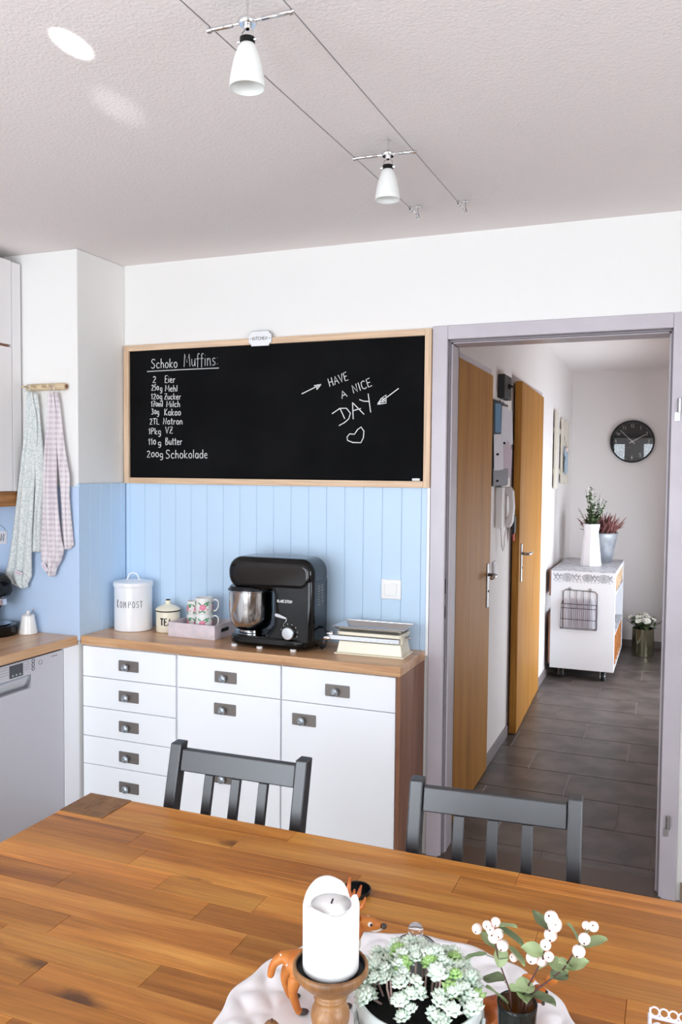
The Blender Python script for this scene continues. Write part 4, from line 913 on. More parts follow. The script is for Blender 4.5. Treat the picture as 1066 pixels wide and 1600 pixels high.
for x in (-.155, .155):
    for y in (.07, DP-.07):
        cs = MB().box(-.02, .02, -.022, .022, .078, .0845).box(-.020, -.016, -.012, .012, .02, .078).box(.016, .020, -.012, .012, .02, .078).build('caster', m_chrome, ct, loc=(x, y, 0))
        MB().lathe([(0, -.012), (.031, -.014), (.037, -.008), (.037, .008), (.031, .014), (0, .012)], 24, axis='x', cy=.0375).build('wheel', m_rubber, cs, smooth=SH)
        MB().lathe([(0, -.0155), (.02, -.0155), (.02, .0155), (0, .0155)], 16, axis='x', cy=.0375).build('wheel_hub', m_chrome, cs)
# floral printed band along the cart's front
m = MB(); fx = lambda u, v, h: (u, -.0003-h, v)
for cx, s in ((-.115, 1), (.03, .9), (.15, 1)):
    for rr in (.034, .024, .014, .006):
        ribbon(m, [(cx+rr*s*1.1*math.cos(a*PI/7)*(1+.12*math.sin(a*2.3)), .790+rr*s*.85*math.sin(a*PI/7)) for a in range(15)], .0048, fx, .0004)
for x0 in (-.20, -.17, -.06, -.03, .075, .1, .2):
    ribbon(m, [(x0-.018, .762), (x0-.006, .776), (x0-.002, .792), (x0+.010, .815)], .0046, fx, .0004)
    ribbon(m, [(x0+.016, .765), (x0+.006, .78), (x0-.012, .80), (x0-.018, .818)], .0046, fx, .0004)
    ribbon(m, [(x0-.012, .80), (x0+.004, .803), (x0+.016, .796)], .004, fx, .0004)
for k in range(16): ribbon(m, [(-.205+k*.026, .7585), (-.198+k*.026, .7525), (-.190+k*.026, .7585)], .003, fx, .0004)
m.build('floral_print', m_print2, ct)
# wire magazine rack on the cart's front, with papers
wk = thing('wire_rack', 'dark wire rack hooked on the front of the white cart', 'rack', (1.775, 3.249, 0))
x0, x1 = -.155, .108
m = MB(); F_ = -.045
m.tube([(x0+.01, -.004, .405), (x0+.012, -.004, .68), (x0+.03, -.004, .695), (x1-.02, -.004, .688), (x1, -.004, .672), (x1, -.004, .40)], .003, 6)
m.tube([(x0, F_, .40), (x0+.005, F_, .59), (x0+.01, -.004, .61)], .003, 6); m.tube([(x1, F_, .40), (x1-.003, F_, .58), (x1, -.004, .60)], .003, 6)
for z in (.592, .560, .475, .402): m.tube([(x0, F_, z), (x1, F_, z)], .0026, 6)
m.tube([(x0, F_, .402), (x0+.01, -.004, .405)], .0026, 6); m.tube([(x1, F_, .402), (x1, -.004, .402)], .0026, 6); m.tube([(x0, -.004, .403), (x1, -.004, .403)], .0026, 6)
m.build('frame', m_wire, wk, smooth=SH)
for k in range(4):
    x = x0+.06+k*.05; MB().tube([(x, -.006, .60), (x, -.006, .692)], .0022, 6).build('upright', m_wire, wk)
for x in (x0+.06, x0+.21): MB().tube([(x+.008*math.cos(a*PI/6), -.004, .702+.008*math.sin(a*PI/6)) for a in range(12)], .0018, 5, closed=True).build('hook_eye', m_wire, wk)
for k in range(16):
    tt = MB().box(-.122+k*.014, -.1205+k*.014, -.012, .012, .407, .632-.004*math.sin(k*1.7)).build('magazine', m_paper if k % 3 else m_paperp, loc=(1.775, 3.225, 0))
    tag(tt, 'pale magazine standing in the wire rack on the cart', 'magazine', 'magazines in the wire rack')
# wire basket on the lower shelf
bk = thing('wire_basket', 'small dark wire basket on the lower shelf of the cart', 'basket', (1.935, 3.44, .3705))
for z, r_ in ((.003, .045), (.04, .06), (.08, .07), (.115, .072)): MB().tube([(r_*math.cos(a*PI/10), r_*math.sin(a*PI/10), z) for a in range(20)], .0022, 6, closed=True).build('hoop', m_wire, bk)
for k in range(8):
    a = k*PI/4; MB().tube([(.045*math.cos(a), .045*math.sin(a), .003), (.062*math.cos(a), .062*math.sin(a), .05), (.072*math.cos(a), .072*math.sin(a), .115)], .0018, 5).build('rib', m_wire, bk)

# plants of the hall -------------------------------------------------
def leaf_quad(mb, p, d, up, L, w, bend=.2):
    d = d.normalized(); s = d.cross(up); s = s.normalized() if s.length > 1e-5 else Vector((1, 0, 0)); nrm = s.cross(d)
    q = [p, p+d*L*.35+s*w*.5-nrm*0, p+d*L*.35-s*w*.5, p+d*L*.7+s*w*.38-nrm*L*bend*.4, p+d*L*.7-s*w*.38-nrm*L*bend*.4, p+d*L-nrm*L*bend]
    mb.add(q, [(0, 1, 2), (1, 3, 4, 2), (3, 5, 4)])
def rdir(tilt0, tilt1):
    a = random.uniform(0, 2*PI); t = random.uniform(tilt0, tilt1); return Vector((math.sin(t)*math.cos(a), math.sin(t)*math.sin(a), math.cos(t)))
ZK = .8425
jg = thing('enamel_jug', 'tall white faceted jug on the cart holding a flowering plant', 'jug', (1.792, 3.66, ZK))
MB().lathe([(.080, 0), (.082, .003), (.055, .262), (.056, .275), (.066, .335), (.064, .335), (.053, .275), (.052, .262), (.07, .02), (0, .012)], 8).build('body', m_dress, jg)
MB().tube([(-.03, .055, .25), (-.045, .10, .235), (-.05, .115, .18), (-.045, .10, .11), (-.03, .068, .08)], .006, 8).build('handle', m_dress, jg, smooth=True)
pt = thing('flowering_plant', 'green plant with tiny white blossoms growing out of the white jug', 'plant', (1.792, 3.66, ZK+.014))
m = MB(); lf = MB(); fl = MB(); cen = []
for k in range(26):
    d = rdir(.0, .52); L = random.uniform(.18, .30)*(1.0 if d.z > .97 else .72); p0 = Vector((random.uniform(-.02, .02), random.uniform(-.02, .02), 0)); pm_ = Vector((p0.x+d.x*.05, p0.y+d.y*.05, .32))
    e = pm_+d*L; m.tube([p0, pm_, e], [.0022, .002, .0012], 5)
    for q in range(16):
        t = random.uniform(.0, 1)**1.5; pp = pm_+d*L*t
        leaf_quad(lf, pp, rdir(.5, 1.5), Vector((0, 0, 1)), random.uniform(.03, .05)*(1.2-t*.7), .020)
    for q in range(5):
        t = random.uniform(.35, 1.05); pp = pm_+d*L*t+rdir(.3, 1.5)*.02; fl.ball(pp, random.uniform(.0035, .006), 6, 4)
m.build('stem', m_green, pt); tag(lf.build('foliage', m_green, pt), None, kind='stuff'); tag(fl.build('blossom', m_petal, pt), None, kind='stuff')
zb = thing('zinc_pot', 'ribbed zinc pot with wine-red heather behind the white jug', 'plant pot', (1.838, 4.02, ZK))
MB().lathe([(.085, 0), (.088, .003), (.10, .05), (.102, .052), (.112, .12), (.114, .122), (.124, .19), (.126, .192), (.134, .236), (.139, .24), (.136, .246), (.130, .24), (.12, .2), (0, .2)], 36).build('pot', m_galv, zb, smooth=SH)
MB().lathe([(0, .2005), (.118, .2005), (.11, .212), (0, .216)], 24).build('soil', m_soil, zb)
m = MB(); n_ = 0
for k in range(150):
    d = rdir(.05, 1.15); p = Vector((random.uniform(-.09, .09), random.uniform(-.09, .09), .21)); L = random.uniform(.12, .22); e = p+d*L; c = (p+e)/2+Vector((0, 0, .015))
    m.tube([p, c, e], [.0025, .0065, .0015], 5)
tag(m.build('heather_spike', m_heather, zb), None, kind='stuff')
m = MB()
for k in range(120): leaf_quad(m, Vector((random.uniform(-.1, .1), random.uniform(-.1, .1), .212)), rdir(.2, 1.2), Vector((0, 0, 1)), random.uniform(.04, .09), .012)
tag(m.build('foliage', m_green, zb), None, kind='stuff')
vs = thing('metal_vase', 'olive-brown metallic vase on the hall floor', 'vase', (2.178, 4.40, 0))
MB().lathe([(.088, 0), (.092, .003), (.092, .24), (.089, .242), (.087, .24), (.087, .01), (0, .008)], 40).build('body', m_amber, vs, smooth=SH)
bq = thing('flower_bunch', 'bunch of small white daisies in the olive-brown floor vase', 'flowers', (2.178, 4.40, .012))
m = MB(); lf = MB(); fl = []
for k in range(54):
    d = rdir(.0, .95); p = Vector((d.x*.03, d.y*.03, .0)); mid = Vector((d.x*.10, d.y*.10, .235)); e = mid+d*random.uniform(.075, .125)
    m.tube([p, mid, e], .0022, 5)
    for q in range(4): leaf_quad(lf, mid+d*random.uniform(0, .06), rdir(.4, 1.7), Vector((0, 0, 1)), random.uniform(.04, .08), .026)
    fl.append((e, d))
m.build('stem', m_green, bq); tag(lf.build('foliage', m_green, bq), None, kind='stuff')
fm = MB()
for k in range(11):
    a = k*2*PI/11; c, s = math.cos(a), math.sin(a)
    fm.add([(0, 0, 0), (c*.016-s*.006, s*.016+c*.006, .006), (c*.027, s*.027, .003), (c*.016+s*.006, s*.016-c*.006, .006)], [(0, 1, 2, 3)])
fme = fm.mesh('flower'); fme.materials.append(m_petal)
fc_ = MB().ball((0, 0, .003), .005, 8, 5, (1, 1, .6)).mesh('flower_centre'); fc_.materials.append(m_yellow)
for e, d in fl:
    o = place('flower', fme, bq, e, d.to_track_quat('Z', 'Y').to_euler()); place('flower_centre', fc_, o, (0, 0, 0))

# ================================================================== DINING TABLE AND CHAIRS
ZT = .745
tb = thing('dining_table', 'large oiled oak dining table of glued staves in the foreground', 'table', (2.0, -2.06, 0))
def O(x, y): return (x-2.0, y+2.06, ZT)
TX0, TX1 = 1.037, 2.96
rows = [-1.558, -1.617, -1.694, -1.770, -1.846, -1.913, -1.981, -2.05, -2.118, -2.186, -2.254, -2.32, -2.39, -2.455, -2.56]
fixed = {0: [1.163, 1.62, 2.13, 2.62], 1: [1.163, 1.52, 2.02, 2.5], 2: [1.30, 1.83, 2.28, 2.7], 3: [1.36, 1.78, 2.20, 2.66], 4: [1.47, 1.69, 2.09, 2.55], 5: [1.28, 1.60, 2.02, 2.36, 2.7],
         6: [1.14, 1.72, 2.12, 2.6], 7: [1.385, 1.80, 2.3, 2.7], 8: [1.30, 1.63, 2.0, 2.5], 9: [1.45, 1.86, 2.35, 2.7]}
tone = {(4, 0): 1.16, (5, 0): .86, (7, 0): .84, (7, 1): 1.12, (8, 0): 1.06, (6, 0): .9, (6, 1): 1.0, (3, 0): .96, (2, 0): .84, (2, 1): .92, (4, 1): .86, (4, 2): 1.06, (0, 1): 1.1, (0, 0): 1.1, (1, 1): .9, (3, 1): 1.08, (5, 1): .98, (5, 2): .84}
for i in range(len(rows)-1):
    ya, yb = rows[i], rows[i+1]
    xs = [TX0]+fixed.get(i, [1.3+.1*(i % 3), 1.8, 2.3, 2.65])+[TX1]
    if i < 2: xs = xs[1:]
    for j in range(len(xs)-1):
        a, b2 = xs[j], xs[j+1]; L = b2-a; Wd = ya-yb
        o = MB().box(-L/2+.0003, L/2-.0003, -Wd/2+.0003, Wd/2-.0003, -.030, 0).build('stave', m_oak, tb, bevel=.0007, seg=1, loc=O((a+b2)/2, (ya+yb)/2))
        q = tone.get((i, j), random.uniform(.74, 1.14)); o.color = (q, q*random.uniform(.96, 1.03), q*random.uniform(.92, 1.06), 1)
yy = [-1.558, -1.588, -1.618, -1.647, -1.676]
for i in range(4):
    xs = [TX0, 1.037+.05+.02*(i % 2), 1.163]
    for j in range(2):
        a, b2 = xs[j], xs[j+1]; L = b2-a; Wd = yy[i]-yy[i+1]
        o = MB().box(-L/2+.0003, L/2-.0003, -Wd/2+.0003, Wd/2-.0003, -.030, .002).build('corner_block', m_end, tb, bevel=.0008, seg=1, loc=O((a+b2)/2, (yy[i]+yy[i+1])/2))
        q = random.uniform(.8, 1.05); o.color = (q, q*.98, q*.95, 1)
o = MB().box(-.063, .063, -.0085, .0085, -.030, .0).build('stave', m_oak, tb, loc=O(1.1, -1.6853)); o.color = (1.2, 1.15, 1.1, 1)
MB().box(-.90, .90, -.44, .44, -.12, -.0305).build('apron', m_end, tb, loc=(0, 0, ZT))
for sx in (-.9, .9):
    for sy in (-.44, .44): MB().box(sx-.035, sx+.035, sy-.035, sy+.035, 0, ZT-.0305).build('leg', m_end, tb, bevel=.004)

def chair(label, loc, rz, first=None):
    if first:
        t = copy_tree(first); t.location = loc; t.rotation_euler = (0, 0, rz); t['label'] = label; return t
    t = thing('dining_chair', label, 'chair', loc, rz, 'black wooden dining chairs'); w = .389; z1 = .86
    ln = lambda z: (z-z1)*.25           # backrest leans back
    for s in (-1, 1):
        x0, x1 = (-w/2, -w/2+.032) if s < 0 else (w/2-.032, w/2)
        MB().prism([(.012, 0), (.046, 0), (ln(.45)+.040, .45), (.037, z1), (.0, z1), (ln(.45), .45)], x0, x1, 'yz').build('back_post', m_black, t, bevel=.0035)
        MB().box(x0, x1, -.465, -.43, 0, .43).build('leg', m_black, t, bevel=.003)
    MB().prism([(ln(z1-.068)+.007, z1-.068), (ln(z1-.014)+.007, z1-.014), (ln(z1-.014)+.026, z1-.014), (ln(z1-.068)+.026, z1-.068)], -w/2+.0325, w/2-.0325, 'yz').build('top_rail', m_black, t, bevel=.003)
    for x in (-.077, 0, .077):
        MB().prism([(ln(.46)+.010, .46), (ln(z1-.0685)+.010, z1-.0685), (ln(z1-.0685)+.024, z1-.0685), (ln(.46)+.024, .46)], x-.0125, x+.0125, 'yz').build('back_slat', m_black, t, bevel=.002)
    MB().prism(rrect(-w/2-.0, w/2+.0, -.475, ln(.45)-.002, .015, 3), .431, .455, 'xy').build('seat', m_black, t, bevel=.005)
    MB().box(-w/2+.0325, w/2-.0325, ln(.45)+.008, ln(.45)+.026, .435, .4595).build('rear_rail', m_black, t, bevel=.002)
    for s in (-1, 1):
        MB().box(s*(w/2-.026), s*(w/2-.006), -.429, -.065, .20, .225).build('stretcher', m_black, t, bevel=.002)
    return t
c1 = chair('left black wooden dining chair, in front of the drawers', (1.390, -1.428, 0), .026)
chair('right black wooden dining chair, in front of the doorway', (2.046, -1.422, 0), .080, c1)

# ================================================================== TABLE DECORATION
PX, PY, PR = 2.06, -2.165, .268
def plate_fn(u, v):
    a = u*2*PI; r_ = v; rr = PR*r_*(1+.012*math.cos(18*a)*max(0, (r_-.9)*10)); z = .004
    if r_ > .74: z += .016*((r_-.74)/.26)**1.3
    if .73 < r_ < .985:
        q = (r_-.73)/.255; e = math.sin(q*PI)**.6
        z += .011*e*(abs(math.sin(11*a+3.2*q))*abs(math.sin(11*a-3.2*q)))**.8
    return (rr*math.cos(a), rr*math.sin(a), z)
m_pl = pm('charger_porcelain', (240, 236, 238), .35, spec=.5)
pl = MB().grid(lambda u, v: plate_fn(u, .02+.98*v), 264, 60).lathe([(0, .0035), (PR*.02, .004)], 8).build('charger_plate', m_pl, smooth=True, solid=.0035, loc=(PX, PY, ZT+.0005)); tag(pl, 'large round white embossed charger plate on the oak table', 'plate')
ZP = ZT+.0068
# candlestick and candle
cs = thing('candlestick', 'turned brown wooden candlestick on the white charger plate', 'candlestick', (2.017, -2.315, ZP))
z0 = .195
MB().lathe([(.040, 0), (.041, .008), (.040, .02), (.042, .05), (.041, .066), (.036, .082), (.026, .091), (.0195, .0955), (.0205, .099), (.0222, .103), (.0205, .107), (.0180, .1095), (.0205, .113), (.0243, .121), (.0252, .128), (.0243, .135), (.0205, .143), (.0165, .147), (.0195, .1495), (.0215, .152), (.0195, .1545), (.0170, .157), (.0195, .160), (.024, .163), (.030, .166), (.044, .180), (.0485, .187), (.0485, .194), (.046, .197), (.0445, .195), (.043, .187), (0, .186)], 48).build('turned_stem', m_turned, cs, smooth=True)
MB().lathe([(0, .1865), (.0425, .1865), (.0442, .194), (.0432, .1945), (.0415, .189), (0, .1885)], 40).build('drip_pan', m_mattblk, cs, smooth=SH)
cd = thing('pillar_candle', 'thick white pillar candle with melted top on the candlestick', 'candle', (2.017, -2.315, ZP+.1895))
bk_ang = math.atan2(.961, -.276)
def rimh(a):
    d = math.cos(a-bk_ang-.25); hgt = .0862+.014*max(0, d+.1)**.8+.003*math.sin(3*a+1)
    hgt -= .016*math.exp(-((((a-bk_ang+.75+PI) % (2*PI))-PI)/.22)**2)
    return hgt
N = 48; v = []; f = []
lev = [(.0345, 0, 0), (.036, .002, 0), (.036, .5, 1), (.0362, .93, 1), (.0345, 1.0, 1), (.0305, 1.0, 1), (.0275, .965, 1)]
for r_, t, md in lev:
    for i in range(N):
        a = 2*PI*i/N; z = t*rimh(a) if md else t; v.append((r_*math.cos(a), r_*math.sin(a), z))
for r_, z in ((.0262, .0838), (.012, .083)):
    for i in range(N): a = 2*PI*i/N; v.append((r_*math.cos(a), r_*math.sin(a), z))
nl = len(lev)+2
for k in range(nl-1):
    for i in range(N): j = (i+1) % N; f.append((k*N+i, k*N+j, (k+1)*N+j, (k+1)*N+i))
f.append(tuple(reversed(range(N)))); f.append(tuple(range((nl-1)*N, nl*N)))
MB().add(v, f).build('wax', m_wax, cd, smooth=True)
MB().lathe([(0, .0832), (.0255, .0842), (.0, .0844)], 32).build('melt_pool', m_waxpool, cd, smooth=True)
MB().tube([(0, 0, .083), (.001, 0, .087), (.002, .001, .090)], .0013, 6).build('wick', m_mattblk, cd, smooth=True)

# animals: one skinned body each
def skin(name, pts, edges, mat, parent, sub=2):
    me = bpy.data.meshes.new(name); me.from_pydata([p[:3] for p in pts], edges, []); me.update()
    o = bpy.data.objects.new(name, me); C.objects.link(o); o.parent = parent; me.materials.append(mat)
    md = o.modifiers.new('skin', 'SKIN'); md.use_smooth_shade = True; md.branch_smoothing = .6
    for i, p in enumerate(pts):
        d = me.skin_vertices[0].data[i]; d.radius = (p[3], p[3]) if len(p) == 4 else (p[3], p[4]); d.use_root = (i == 0)
    s = o.modifiers.new('sub', 'SUBSURF'); s.levels = sub; s.render_levels = sub
    return o
dr = thing('deer_figurine', 'orange-brown toy deer with antlers standing behind the candle', 'figurine', (1.9165, -2.1265, ZP), math.atan2(.05, .085)); dr.scale = (1.09, 1.03, 1.02)
# local x = forward; y = left
D = [(-.034, 0, .072, .024), (0, 0, .068, .023), (.032, 0, .073, .021), (.048, 0, .092, .015), (.056, 0, .112, .0125), (.060, -.002, .125, .0140), (.076, -.005, .124, .0105), (.092, -.008, .119, .0068),
     (-.050, .0, .080, .012), (-.062, 0, .070, .0065), (-.066, 0, .048, .0055),
     (-.038, .016, .056, .0125), (-.044, .018, .034, .0068), (-.036, .019, .006, .0056), (-.030, .019, .004, .006),
     (-.032, -.016, .056, .0125), (-.036, -.018, .034, .0068), (-.028, -.019, .006, .0056), (-.022, -.019, .004, .006),
     (.034, .013, .050, .0085), (.037, .015, .030, .0058), (.035, .015, .006, .005), (.040, .015, .004, .0055),
     (.034, -.013, .050, .0085), (.037, -.015, .030, .0058), (.035, -.015, .006, .005), (.040, -.015, .004, .0055)]
E_ = [(0, 1), (1, 2), (2, 3), (3, 4), (4, 5), (5, 6), (6, 7), (0, 8), (8, 9), (9, 10), (0, 11), (11, 12), (12, 13), (13, 14), (0, 15), (15, 16), (16, 17), (17, 18), (2, 19), (19, 20), (20, 21), (21, 22), (2, 23), (23, 24), (24, 25), (25, 26)]
skin('body', D, E_, m_deer, dr)
for s in (-1, 1):
    m = MB()
    m.tube([(.058, s*.006, .132), (.052, s*.013, .148), (.047, s*.019, .166), (.050, s*.020, .186)], [.0048, .0045, .0042, .0016], 8)
    m.tube([(.052, s*.013, .148), (.062, s*.017, .158), (.066, s*.018, .172)], [.004, .0036, .0014], 8)
    m.build('antler', m_deer2, dr, smooth=True)
    e = MB().ball((.0735, -.005+s*.0092, .1275), .0036, 12, 8).build('eye', m_belly, dr, smooth=True)
    MB().ball((.0745, -.005+s*.0115, .1278), .0022, 10, 8).build('pupil', m_gloss, e, smooth=True)
    MB().ball((.056, s*.0165, .127), .0078, 10, 8, (.5, 1.3, .7)).build('ear', m_deer, dr, smooth=True)
MB().ball((.0945, -.0085, .120), .0046, 8, 6).build('nose', m_hoof, dr, smooth=True)
MB().ball((.0835, -.0065, .1155), .0065, 12, 8, (1.5, .8, .6)).build('chin_patch', m_belly, dr, smooth=True)
MB().ball((.058, -.001, .098), .0105, 12, 8, (.5, .7, 1.7)).build('throat_patch', m_belly, dr, smooth=True)
for x, y in ((-.029, .019), (-.021, -.019), (.041, .015), (.041, -.015)): MB().ball((x, y, .0045), .0066, 10, 6, (1.3, .9, .68)).build('hoof', m_hoof, dr, smooth=True)
for x, y, z in ((-.044, -.021, .079), (-.03, -.0225, .081), (-.014, -.0215, .082), (-.052, -.012, .090)): MB().ball((x, y, z), .0016, 6, 5).build('white_spot', m_belly, dr)
fw = thing('fawn_figurine', 'glossy orange-brown toy fawn standing behind the berry vase', 'figurine', (2.207, -2.085, ZP), .35)
D2_ = [(-.034, 0, .048, .024), (0, 0, .046, .024), (.026, 0, .05, .022), (.036, -.006, .066, .015), (.038, -.018, .082, .0145), (.038, -.034, .079, .009),
       (-.038, .012, .03, .009), (-.036, .014, .004, .006), (-.032, -.012, .03, .009), (-.03, -.014, .004, .006), (.028, .011, .03, .008), (.028, .012, .004, .006), (.03, -.012, .03, .008), (.03, -.014, .004, .006), (-.054, 0, .052, .006)]
skin('body', D2_, [(0, 1), (1, 2), (2, 3), (3, 4), (4, 5), (0, 6), (6, 7), (0, 8), (8, 9), (2, 10), (10, 11), (2, 12), (12, 13), (0, 14)], m_deer2, fw)
for s in (-1, 1):
    MB().ball((.038+s*.017, -.014, .097), .008, 12, 8, (1.3, .5, 1.0)).build('ear', m_deer, fw, smooth=True)
    MB().ball((.038+s*.008, -.026, .086), .0022, 8, 6).build('eye', m_gloss, fw, smooth=True)
MB().ball((.038, -.041, .079), .0028, 8, 6).build('nose', m_hoof, fw, smooth=True)

# small wooden ornament at the lower edge
oa = thing('wooden_ornament', 'small rounded brown wooden ornament at the front of the charger plate', 'ornament', (1.893, -2.235, ZP))
MB().lathe([(.010, 0), (.011, .002), (.008, .010), (.0095, .018), (.013, .021), (.0125, .028), (.008, .034), (0, .036)], 20).build('body', m_turned, oa, smooth=True)
MB().tube([(0, 0, .0355), (.001, .0, .040)], .0015, 6).build('stalk', m_twig, oa)
# black dish farther back
bd = thing('black_coaster', 'small round black dish lying on the oak table behind the candle', 'dish', (1.848, -1.772, ZT+.0005))
MB().lathe([(.026, 0), (.029, .003), (.030, .010), (.028, .010), (.026, .004), (0, .003)], 32, sx=.92).build('dish', m_mattblk, bd, smooth=SH)
MB().lathe([(.0295, .009), (.0312, .0105), (.0295, .012), (.028, .0105)], 32, sx=.92).build('dish_rim', m_gloss, bd, smooth=SH)

# glass cloche
gc = thing('glass_cloche', 'small clear glass cloche with ball knob behind the succulent pot', 'cloche', (2.052, -2.052, ZP))
MB().shell([(.048, 0), (.048, .045), (.046, .062), (.040, .078), (.028, .090), (.012, .096), (0, .097)], 40).build('dome', glass('cloche_glass', (255, 254, 255), .0, .15), gc, smooth=True)
MB().ball((0, 0, .109), .0125, 20, 14).build('knob', pm('knob_glass', (250, 248, 250), .0, trans=1.0, ior=1.45), gc, smooth=True)
MB().tube([(.0485*math.cos(a*PI/16), .0485*math.sin(a*PI/16), .0018) for a in range(32)], .0018, 6, closed=True).build('rim', m_glass, gc, smooth=True)

# sedum in a pale grey pot
sp = thing('succulent_pot', 'pale grey ribbed pot of frosty green sedum rosettes', 'plant', (2.105, -2.213, ZP))
prof = [(.066, 0), (.070, .003), (.079, .06), (.0835, .100), (.086, .104), (.0862, .117), (.0835, .1195), (.080, .118), (.078, .105), (.074, .095), (0, .095)]
MB().lathe(prof, 64).build('pot', m_potgrey, sp, smooth=SH)
for k in range(30):
    a = 2*PI*k/30; o = MB().prism([(-.0045, .012), (.0045, .012), (.0055, .085), (0, .094), (-.0055, .085)], -.0025, .002, 'xz').build('pot_rib', m_potgrey, sp, bevel=.001); o.location = (.0768*math.cos(a), .0768*math.sin(a), 0); o.rotation_euler = (.115, 0, a+PI/2)
MB().lathe([(0, .0955), (.0745, .0955), (.06, .099), (0, .102)], 40).build('soil', m_soil, sp)
def rosette(mat, name):
    m = MB()
    for ring, (n, tilt, L, z) in enumerate(((7, 1.25, .0125, 0), (6, .85, .0105, .002), (4, .4, .008, .0035))):
        for k in range(n):
            a = 2*PI*(k+.5*ring)/n; d = Vector((math.sin(tilt)*math.cos(a), math.sin(tilt)*math.sin(a), math.cos(tilt))); s = Vector((-math.sin(a), math.cos(a), 0)); u = s.cross(d)
            p = Vector((0, 0, z)); w_ = .0046
            q = [p, p+d*L*.55+s*w_, p+d*L*.55-s*w_, p+d*L*.6-u*.0022, p+d*L*.6+u*.0030, p+d*L]
            m.add(q, [(0, 1, 4), (0, 4, 2), (0, 3, 1), (0, 2, 3), (1, 5, 4), (4, 5, 2), (1, 3, 5), (3, 2, 5)])
    me = m.mesh(name); me.materials.append(mat); me.shade_smooth(); return me
ro = [rosette(m_sedum, 'rosette'), rosette(m_sedum2, 'rosette')]
bkv = Vector((-.276, .961, 0)); rtv = Vector((.961, .276, 0)); random.seed(21)
n_ = 0; tries = 0; used = []; stems = []
while n_ < 96 and tries < 6000:
    tries += 1
    r_ = random.uniform(-.088, .082); b_ = random.uniform(-.055, .082)
    if (r_/.088)**2+(b_/.085)**2 > 1.02: continue
    if b_ < -.02 and random.random() < .45: continue
    if b_ < -.012 and r_ < -.03 and random.random() < .8: continue
    p = bkv*b_+rtv*r_
    z = .119+.026*max(0, 1-(r_/.075)**2-((b_-.02)/.075)**2)+random.uniform(-.006, .012)
    q = Vector((p.x, p.y, z))
    if any((q-u).length < .0102 for u in used): continue
    used.append(q); n_ += 1
    o = place('rosette', ro[0 if random.random() < .94 else 1], sp, q, (random.uniform(-.6, .5)-.1, random.uniform(-.5, .5)+r_*3, random.uniform(0, 6.28)), [random.uniform(.95, 1.35)]*3)
    if n_ % 4 == 0: MB().tube([(p.x*.8, p.y*.8-.004, .097), (p.x*.95, p.y*.95-.003, (z+.097)/2), q], .0017, 6).build('stem', m_stem, sp, smooth=True)
for (r_, b_, z, s) in ((-.094, .012, .116, 1.2), (-.100, .03, .12, 1.1), (-.084, -.004, .118, 1.2), (.03, -.066, .112, 1.2), (.022, -.05, .114, 1.2), (.074, -.03, .118, 1.3), (-.02, -.05, .113, 1.1)):
    p = bkv*b_+rtv*r_; place('rosette', ro[0], sp, (p.x, p.y, z), (.3, r_*3, r_*50), (s, s, s)); MB().tube([(p.x*.6, p.y*.6, .099), (p.x*.85, p.y*.85, .112), (p.x, p.y, z)], .0018, 6).build('stem', m_stem, sp, smooth=True)

# vase with snowberry sprigs
vx, vy = 2.232, -2.18
va = thing('glass_vase', 'small smoky glass vase holding snowberry sprigs', 'vase', (vx, vy, ZP))
MB().lathe([(.020, 0), (.0225, .003), (.024, .05), (.0262, .110), (.0268, .1165), (.0258, .1175), (.0245, .115), (.0225, .05), (.020, .008), (0, .006)], 36).build('body', m_smoke, va, smooth=True)
lfm = []
for mat in (m_leaf, m_leafd):
    def lfn(u, v):
        w_ = math.sin(PI*min(1, v*.96+.03))**.75*.33; x = (u*2-1)*w_
        return (x, v, .10*abs(u*2-1)**1.3-.16*v*v+.02*math.sin(9*v+u*4))
    me = MB().grid(lfn, 6, 9).mesh('leaf'); me.materials.append(mat); me.shade_smooth(); lfm.append(me)
bme = MB().ball((0, 0, 0), 1, 14, 10, (1, 1, .96)).mesh('berry'); bme.materials.append(m_berry); bme.shade_smooth()
tip = MB().ball((0, 0, 1), .16, 6, 4).mesh('berry_tip'); tip.materials.append(m_twig)
BE = [(2.175, .954), (2.191, .969), (2.201, .971), (2.195, .960), (2.199, .950), (2.212, .944), (2.207, .960), (2.275, .997), (2.278, .982), (2.273, .967), (2.268, .957), (2.251, .937), (2.262, .932), (2.273, .944), (2.318, .991), (2.327, .991), (2.317, .977), (2.310, .957), (2.226, .928)]
BR = [.0072, .0062, .0066, .0066, .008, .0082, .0068, .0092, .0098, .0088, .0074, .0080, .0088, .0068, .0056, .0068, .0078, .0086, .0058]
LE = [(2.174, .921), (2.188, .938), (2.204, .925), (2.197, .892), (2.233, .942), (2.215, .968), (2.223, .962), (2.258, .980), (2.255, .954), (2.285, .915), (2.297, .942), (2.326, .967), (2.310, .980), (2.239, .895), (2.265, .889), (2.307, .936), (2.242, .881), (2.210, .876), (2.227, .889), (2.271, .927), (2.281, .930)]
groups = [('snowberry sprig with pale pink berries leaning left over the pot', [0, 1, 2, 3, 4, 5, 6, 18], [0, 1, 2, 3, 4, 5, 6, 17, 18], [(2.222, .88), (2.205, .92), (2.197, .962)]),
          ('tall middle snowberry sprig with the highest berries', [7, 8, 9, 10, 11, 12, 13], [7, 8, 13, 14, 16, 19], [(2.24, .88), (2.262, .93), (2.275, .985)]),
          ('snowberry sprig with pale pink berries leaning right', [14, 15, 16, 17], [9, 10, 11, 12, 15, 20], [(2.246, .88), (2.29, .925), (2.318, .982)])]
random.seed(5)
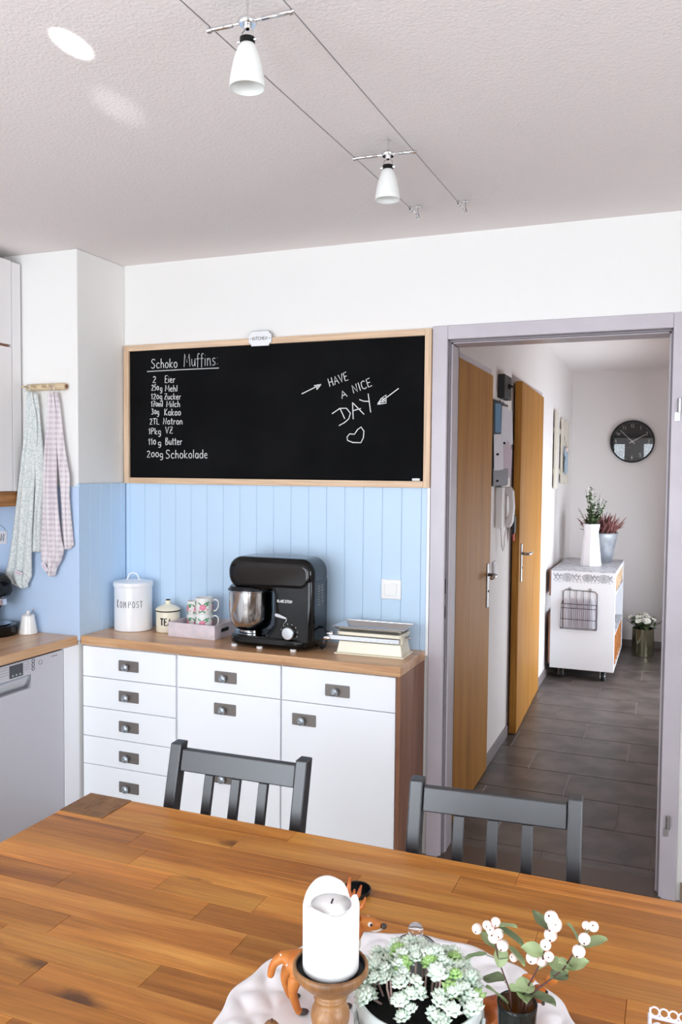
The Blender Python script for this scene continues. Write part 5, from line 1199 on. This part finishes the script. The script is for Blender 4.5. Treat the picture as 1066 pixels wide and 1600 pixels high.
for lab, bi, li, st in groups:
    t = thing('snowberry_sprig', lab, 'sprig', (vx, vy, ZP+.009), group='snowberry sprigs in the vase')
    S_ = [Vector((0, 0, 0))]+[Vector((a-vx, random.uniform(-.004, .004), z-ZP-.009)) for a, z in st]
    pts_ = []
    for i in range(len(S_)-1):
        for k in range(4): pts_.append(S_[i].lerp(S_[i+1], k/4))
    pts_.append(S_[-1]); MB().tube(pts_, [.0016-.0008*i/len(pts_) for i in range(len(pts_))], 6).build('stem', m_twig, t, smooth=True)
    def near(q): return min(pts_[3:], key=lambda w_: (w_-q).length+(.02 if w_.z > q.z else 0))
    for i in bi:
        q = Vector((BE[i][0]-vx, random.uniform(-.008, .006), BE[i][1]-ZP-.009)); r_ = BR[i]
        o = place('berry', bme, t, q, (random.uniform(.8, 2), random.uniform(-.6, .6), 0), (r_, r_, r_)); place('berry_tip', tip, o, (0, 0, 0))
        MB().tube([near(q), q], .0007, 5).build('stalk', m_leafd, t)
    for n0, i in enumerate(li):
        q = Vector((LE[i][0]-vx, random.uniform(-.008, .010), LE[i][1]-ZP-.009)); L = random.uniform(.028, .038)
        b0 = near(q); d = (q-b0); d = d.normalized() if d.length > .004 else Vector((random.uniform(-1, 1), -.2, .5)).normalized()
        rot = d.to_track_quat('Y', 'Z').to_euler()
        o = place('leaf', lfm[0 if (n0 % 3) else 1], t, q-d*L*.5, (rot[0]+random.uniform(-.5, .2), rot[1]+random.uniform(-.7, .7), rot[2]), (L, L, L))
        MB().tube([b0, q-d*L*.5], .0006, 5).build('leaf_stalk', m_leafd, t)

# white filigree metal basket, lower right corner
fb = thing('filigree_basket', 'white metal filigree basket with a looped rim, lower right', 'basket', (2.479, -2.092, ZT+.0005))
hx, hy = .083, .083
for z, nm in ((.040, 'rim_bar'), (.003, 'bottom_bar')):
    for a, b2 in (((-hx, -hy), (hx, -hy)), ((hx, -hy), (hx, hy)), ((hx, hy), (-hx, hy)), ((-hx, hy), (-hx, -hy))):
        MB().tube([(a[0], a[1], z), (b2[0], b2[1], z)], .0026, 8).build(nm, m_lace, fb, smooth=SH)
for sx in (-1, 1):
    for sy in (-1, 1): MB().tube([(sx*hx, sy*hy, 0), (sx*hx, sy*hy, .044)], .003, 8).build('corner_post', m_lace, fb, smooth=SH)
lm = MB().tube([(.0062*math.cos(a*PI/8), 0, .0066*math.sin(a*PI/8)) for a in range(16)], .0014, 6, closed=True).mesh('rim_loop'); lm.materials.append(m_lace); lm.shade_smooth()
sm = MB().tube([(.008*math.cos(a*PI/8), 0, .011*math.sin(a*PI/8)) for a in range(16)], .0013, 6, closed=True).tube([(.004*math.cos(a*PI/6), 0, .004*math.sin(a*PI/6)) for a in range(12)], .0011, 5, closed=True).mesh('side_scroll'); sm.materials.append(m_lace); sm.shade_smooth()
for k in range(13):
    u = -hx+.0065+k*(2*hx-.013)/12
    for (x, y, rz) in ((u, -hy, 0), (u, hy, 0), (-hx, u, PI/2), (hx, u, PI/2)): place('rim_loop', lm, fb, (x, y, .0485), (0, 0, rz))
for k in range(9):
    u = -hx+.011+k*(2*hx-.022)/8
    for (x, y, rz) in ((u, -hy, 0), (u, hy, 0), (-hx, u, PI/2), (hx, u, PI/2)): place('side_scroll', sm, fb, (x, y, .0215), (0, 0, rz))
for k in range(7):
    u = -hx+(k+1)*2*hx/8; MB().tube([(u, -hy, .003), (u, hy, .003)], .0014, 6).build('floor_wire', m_lace, fb)
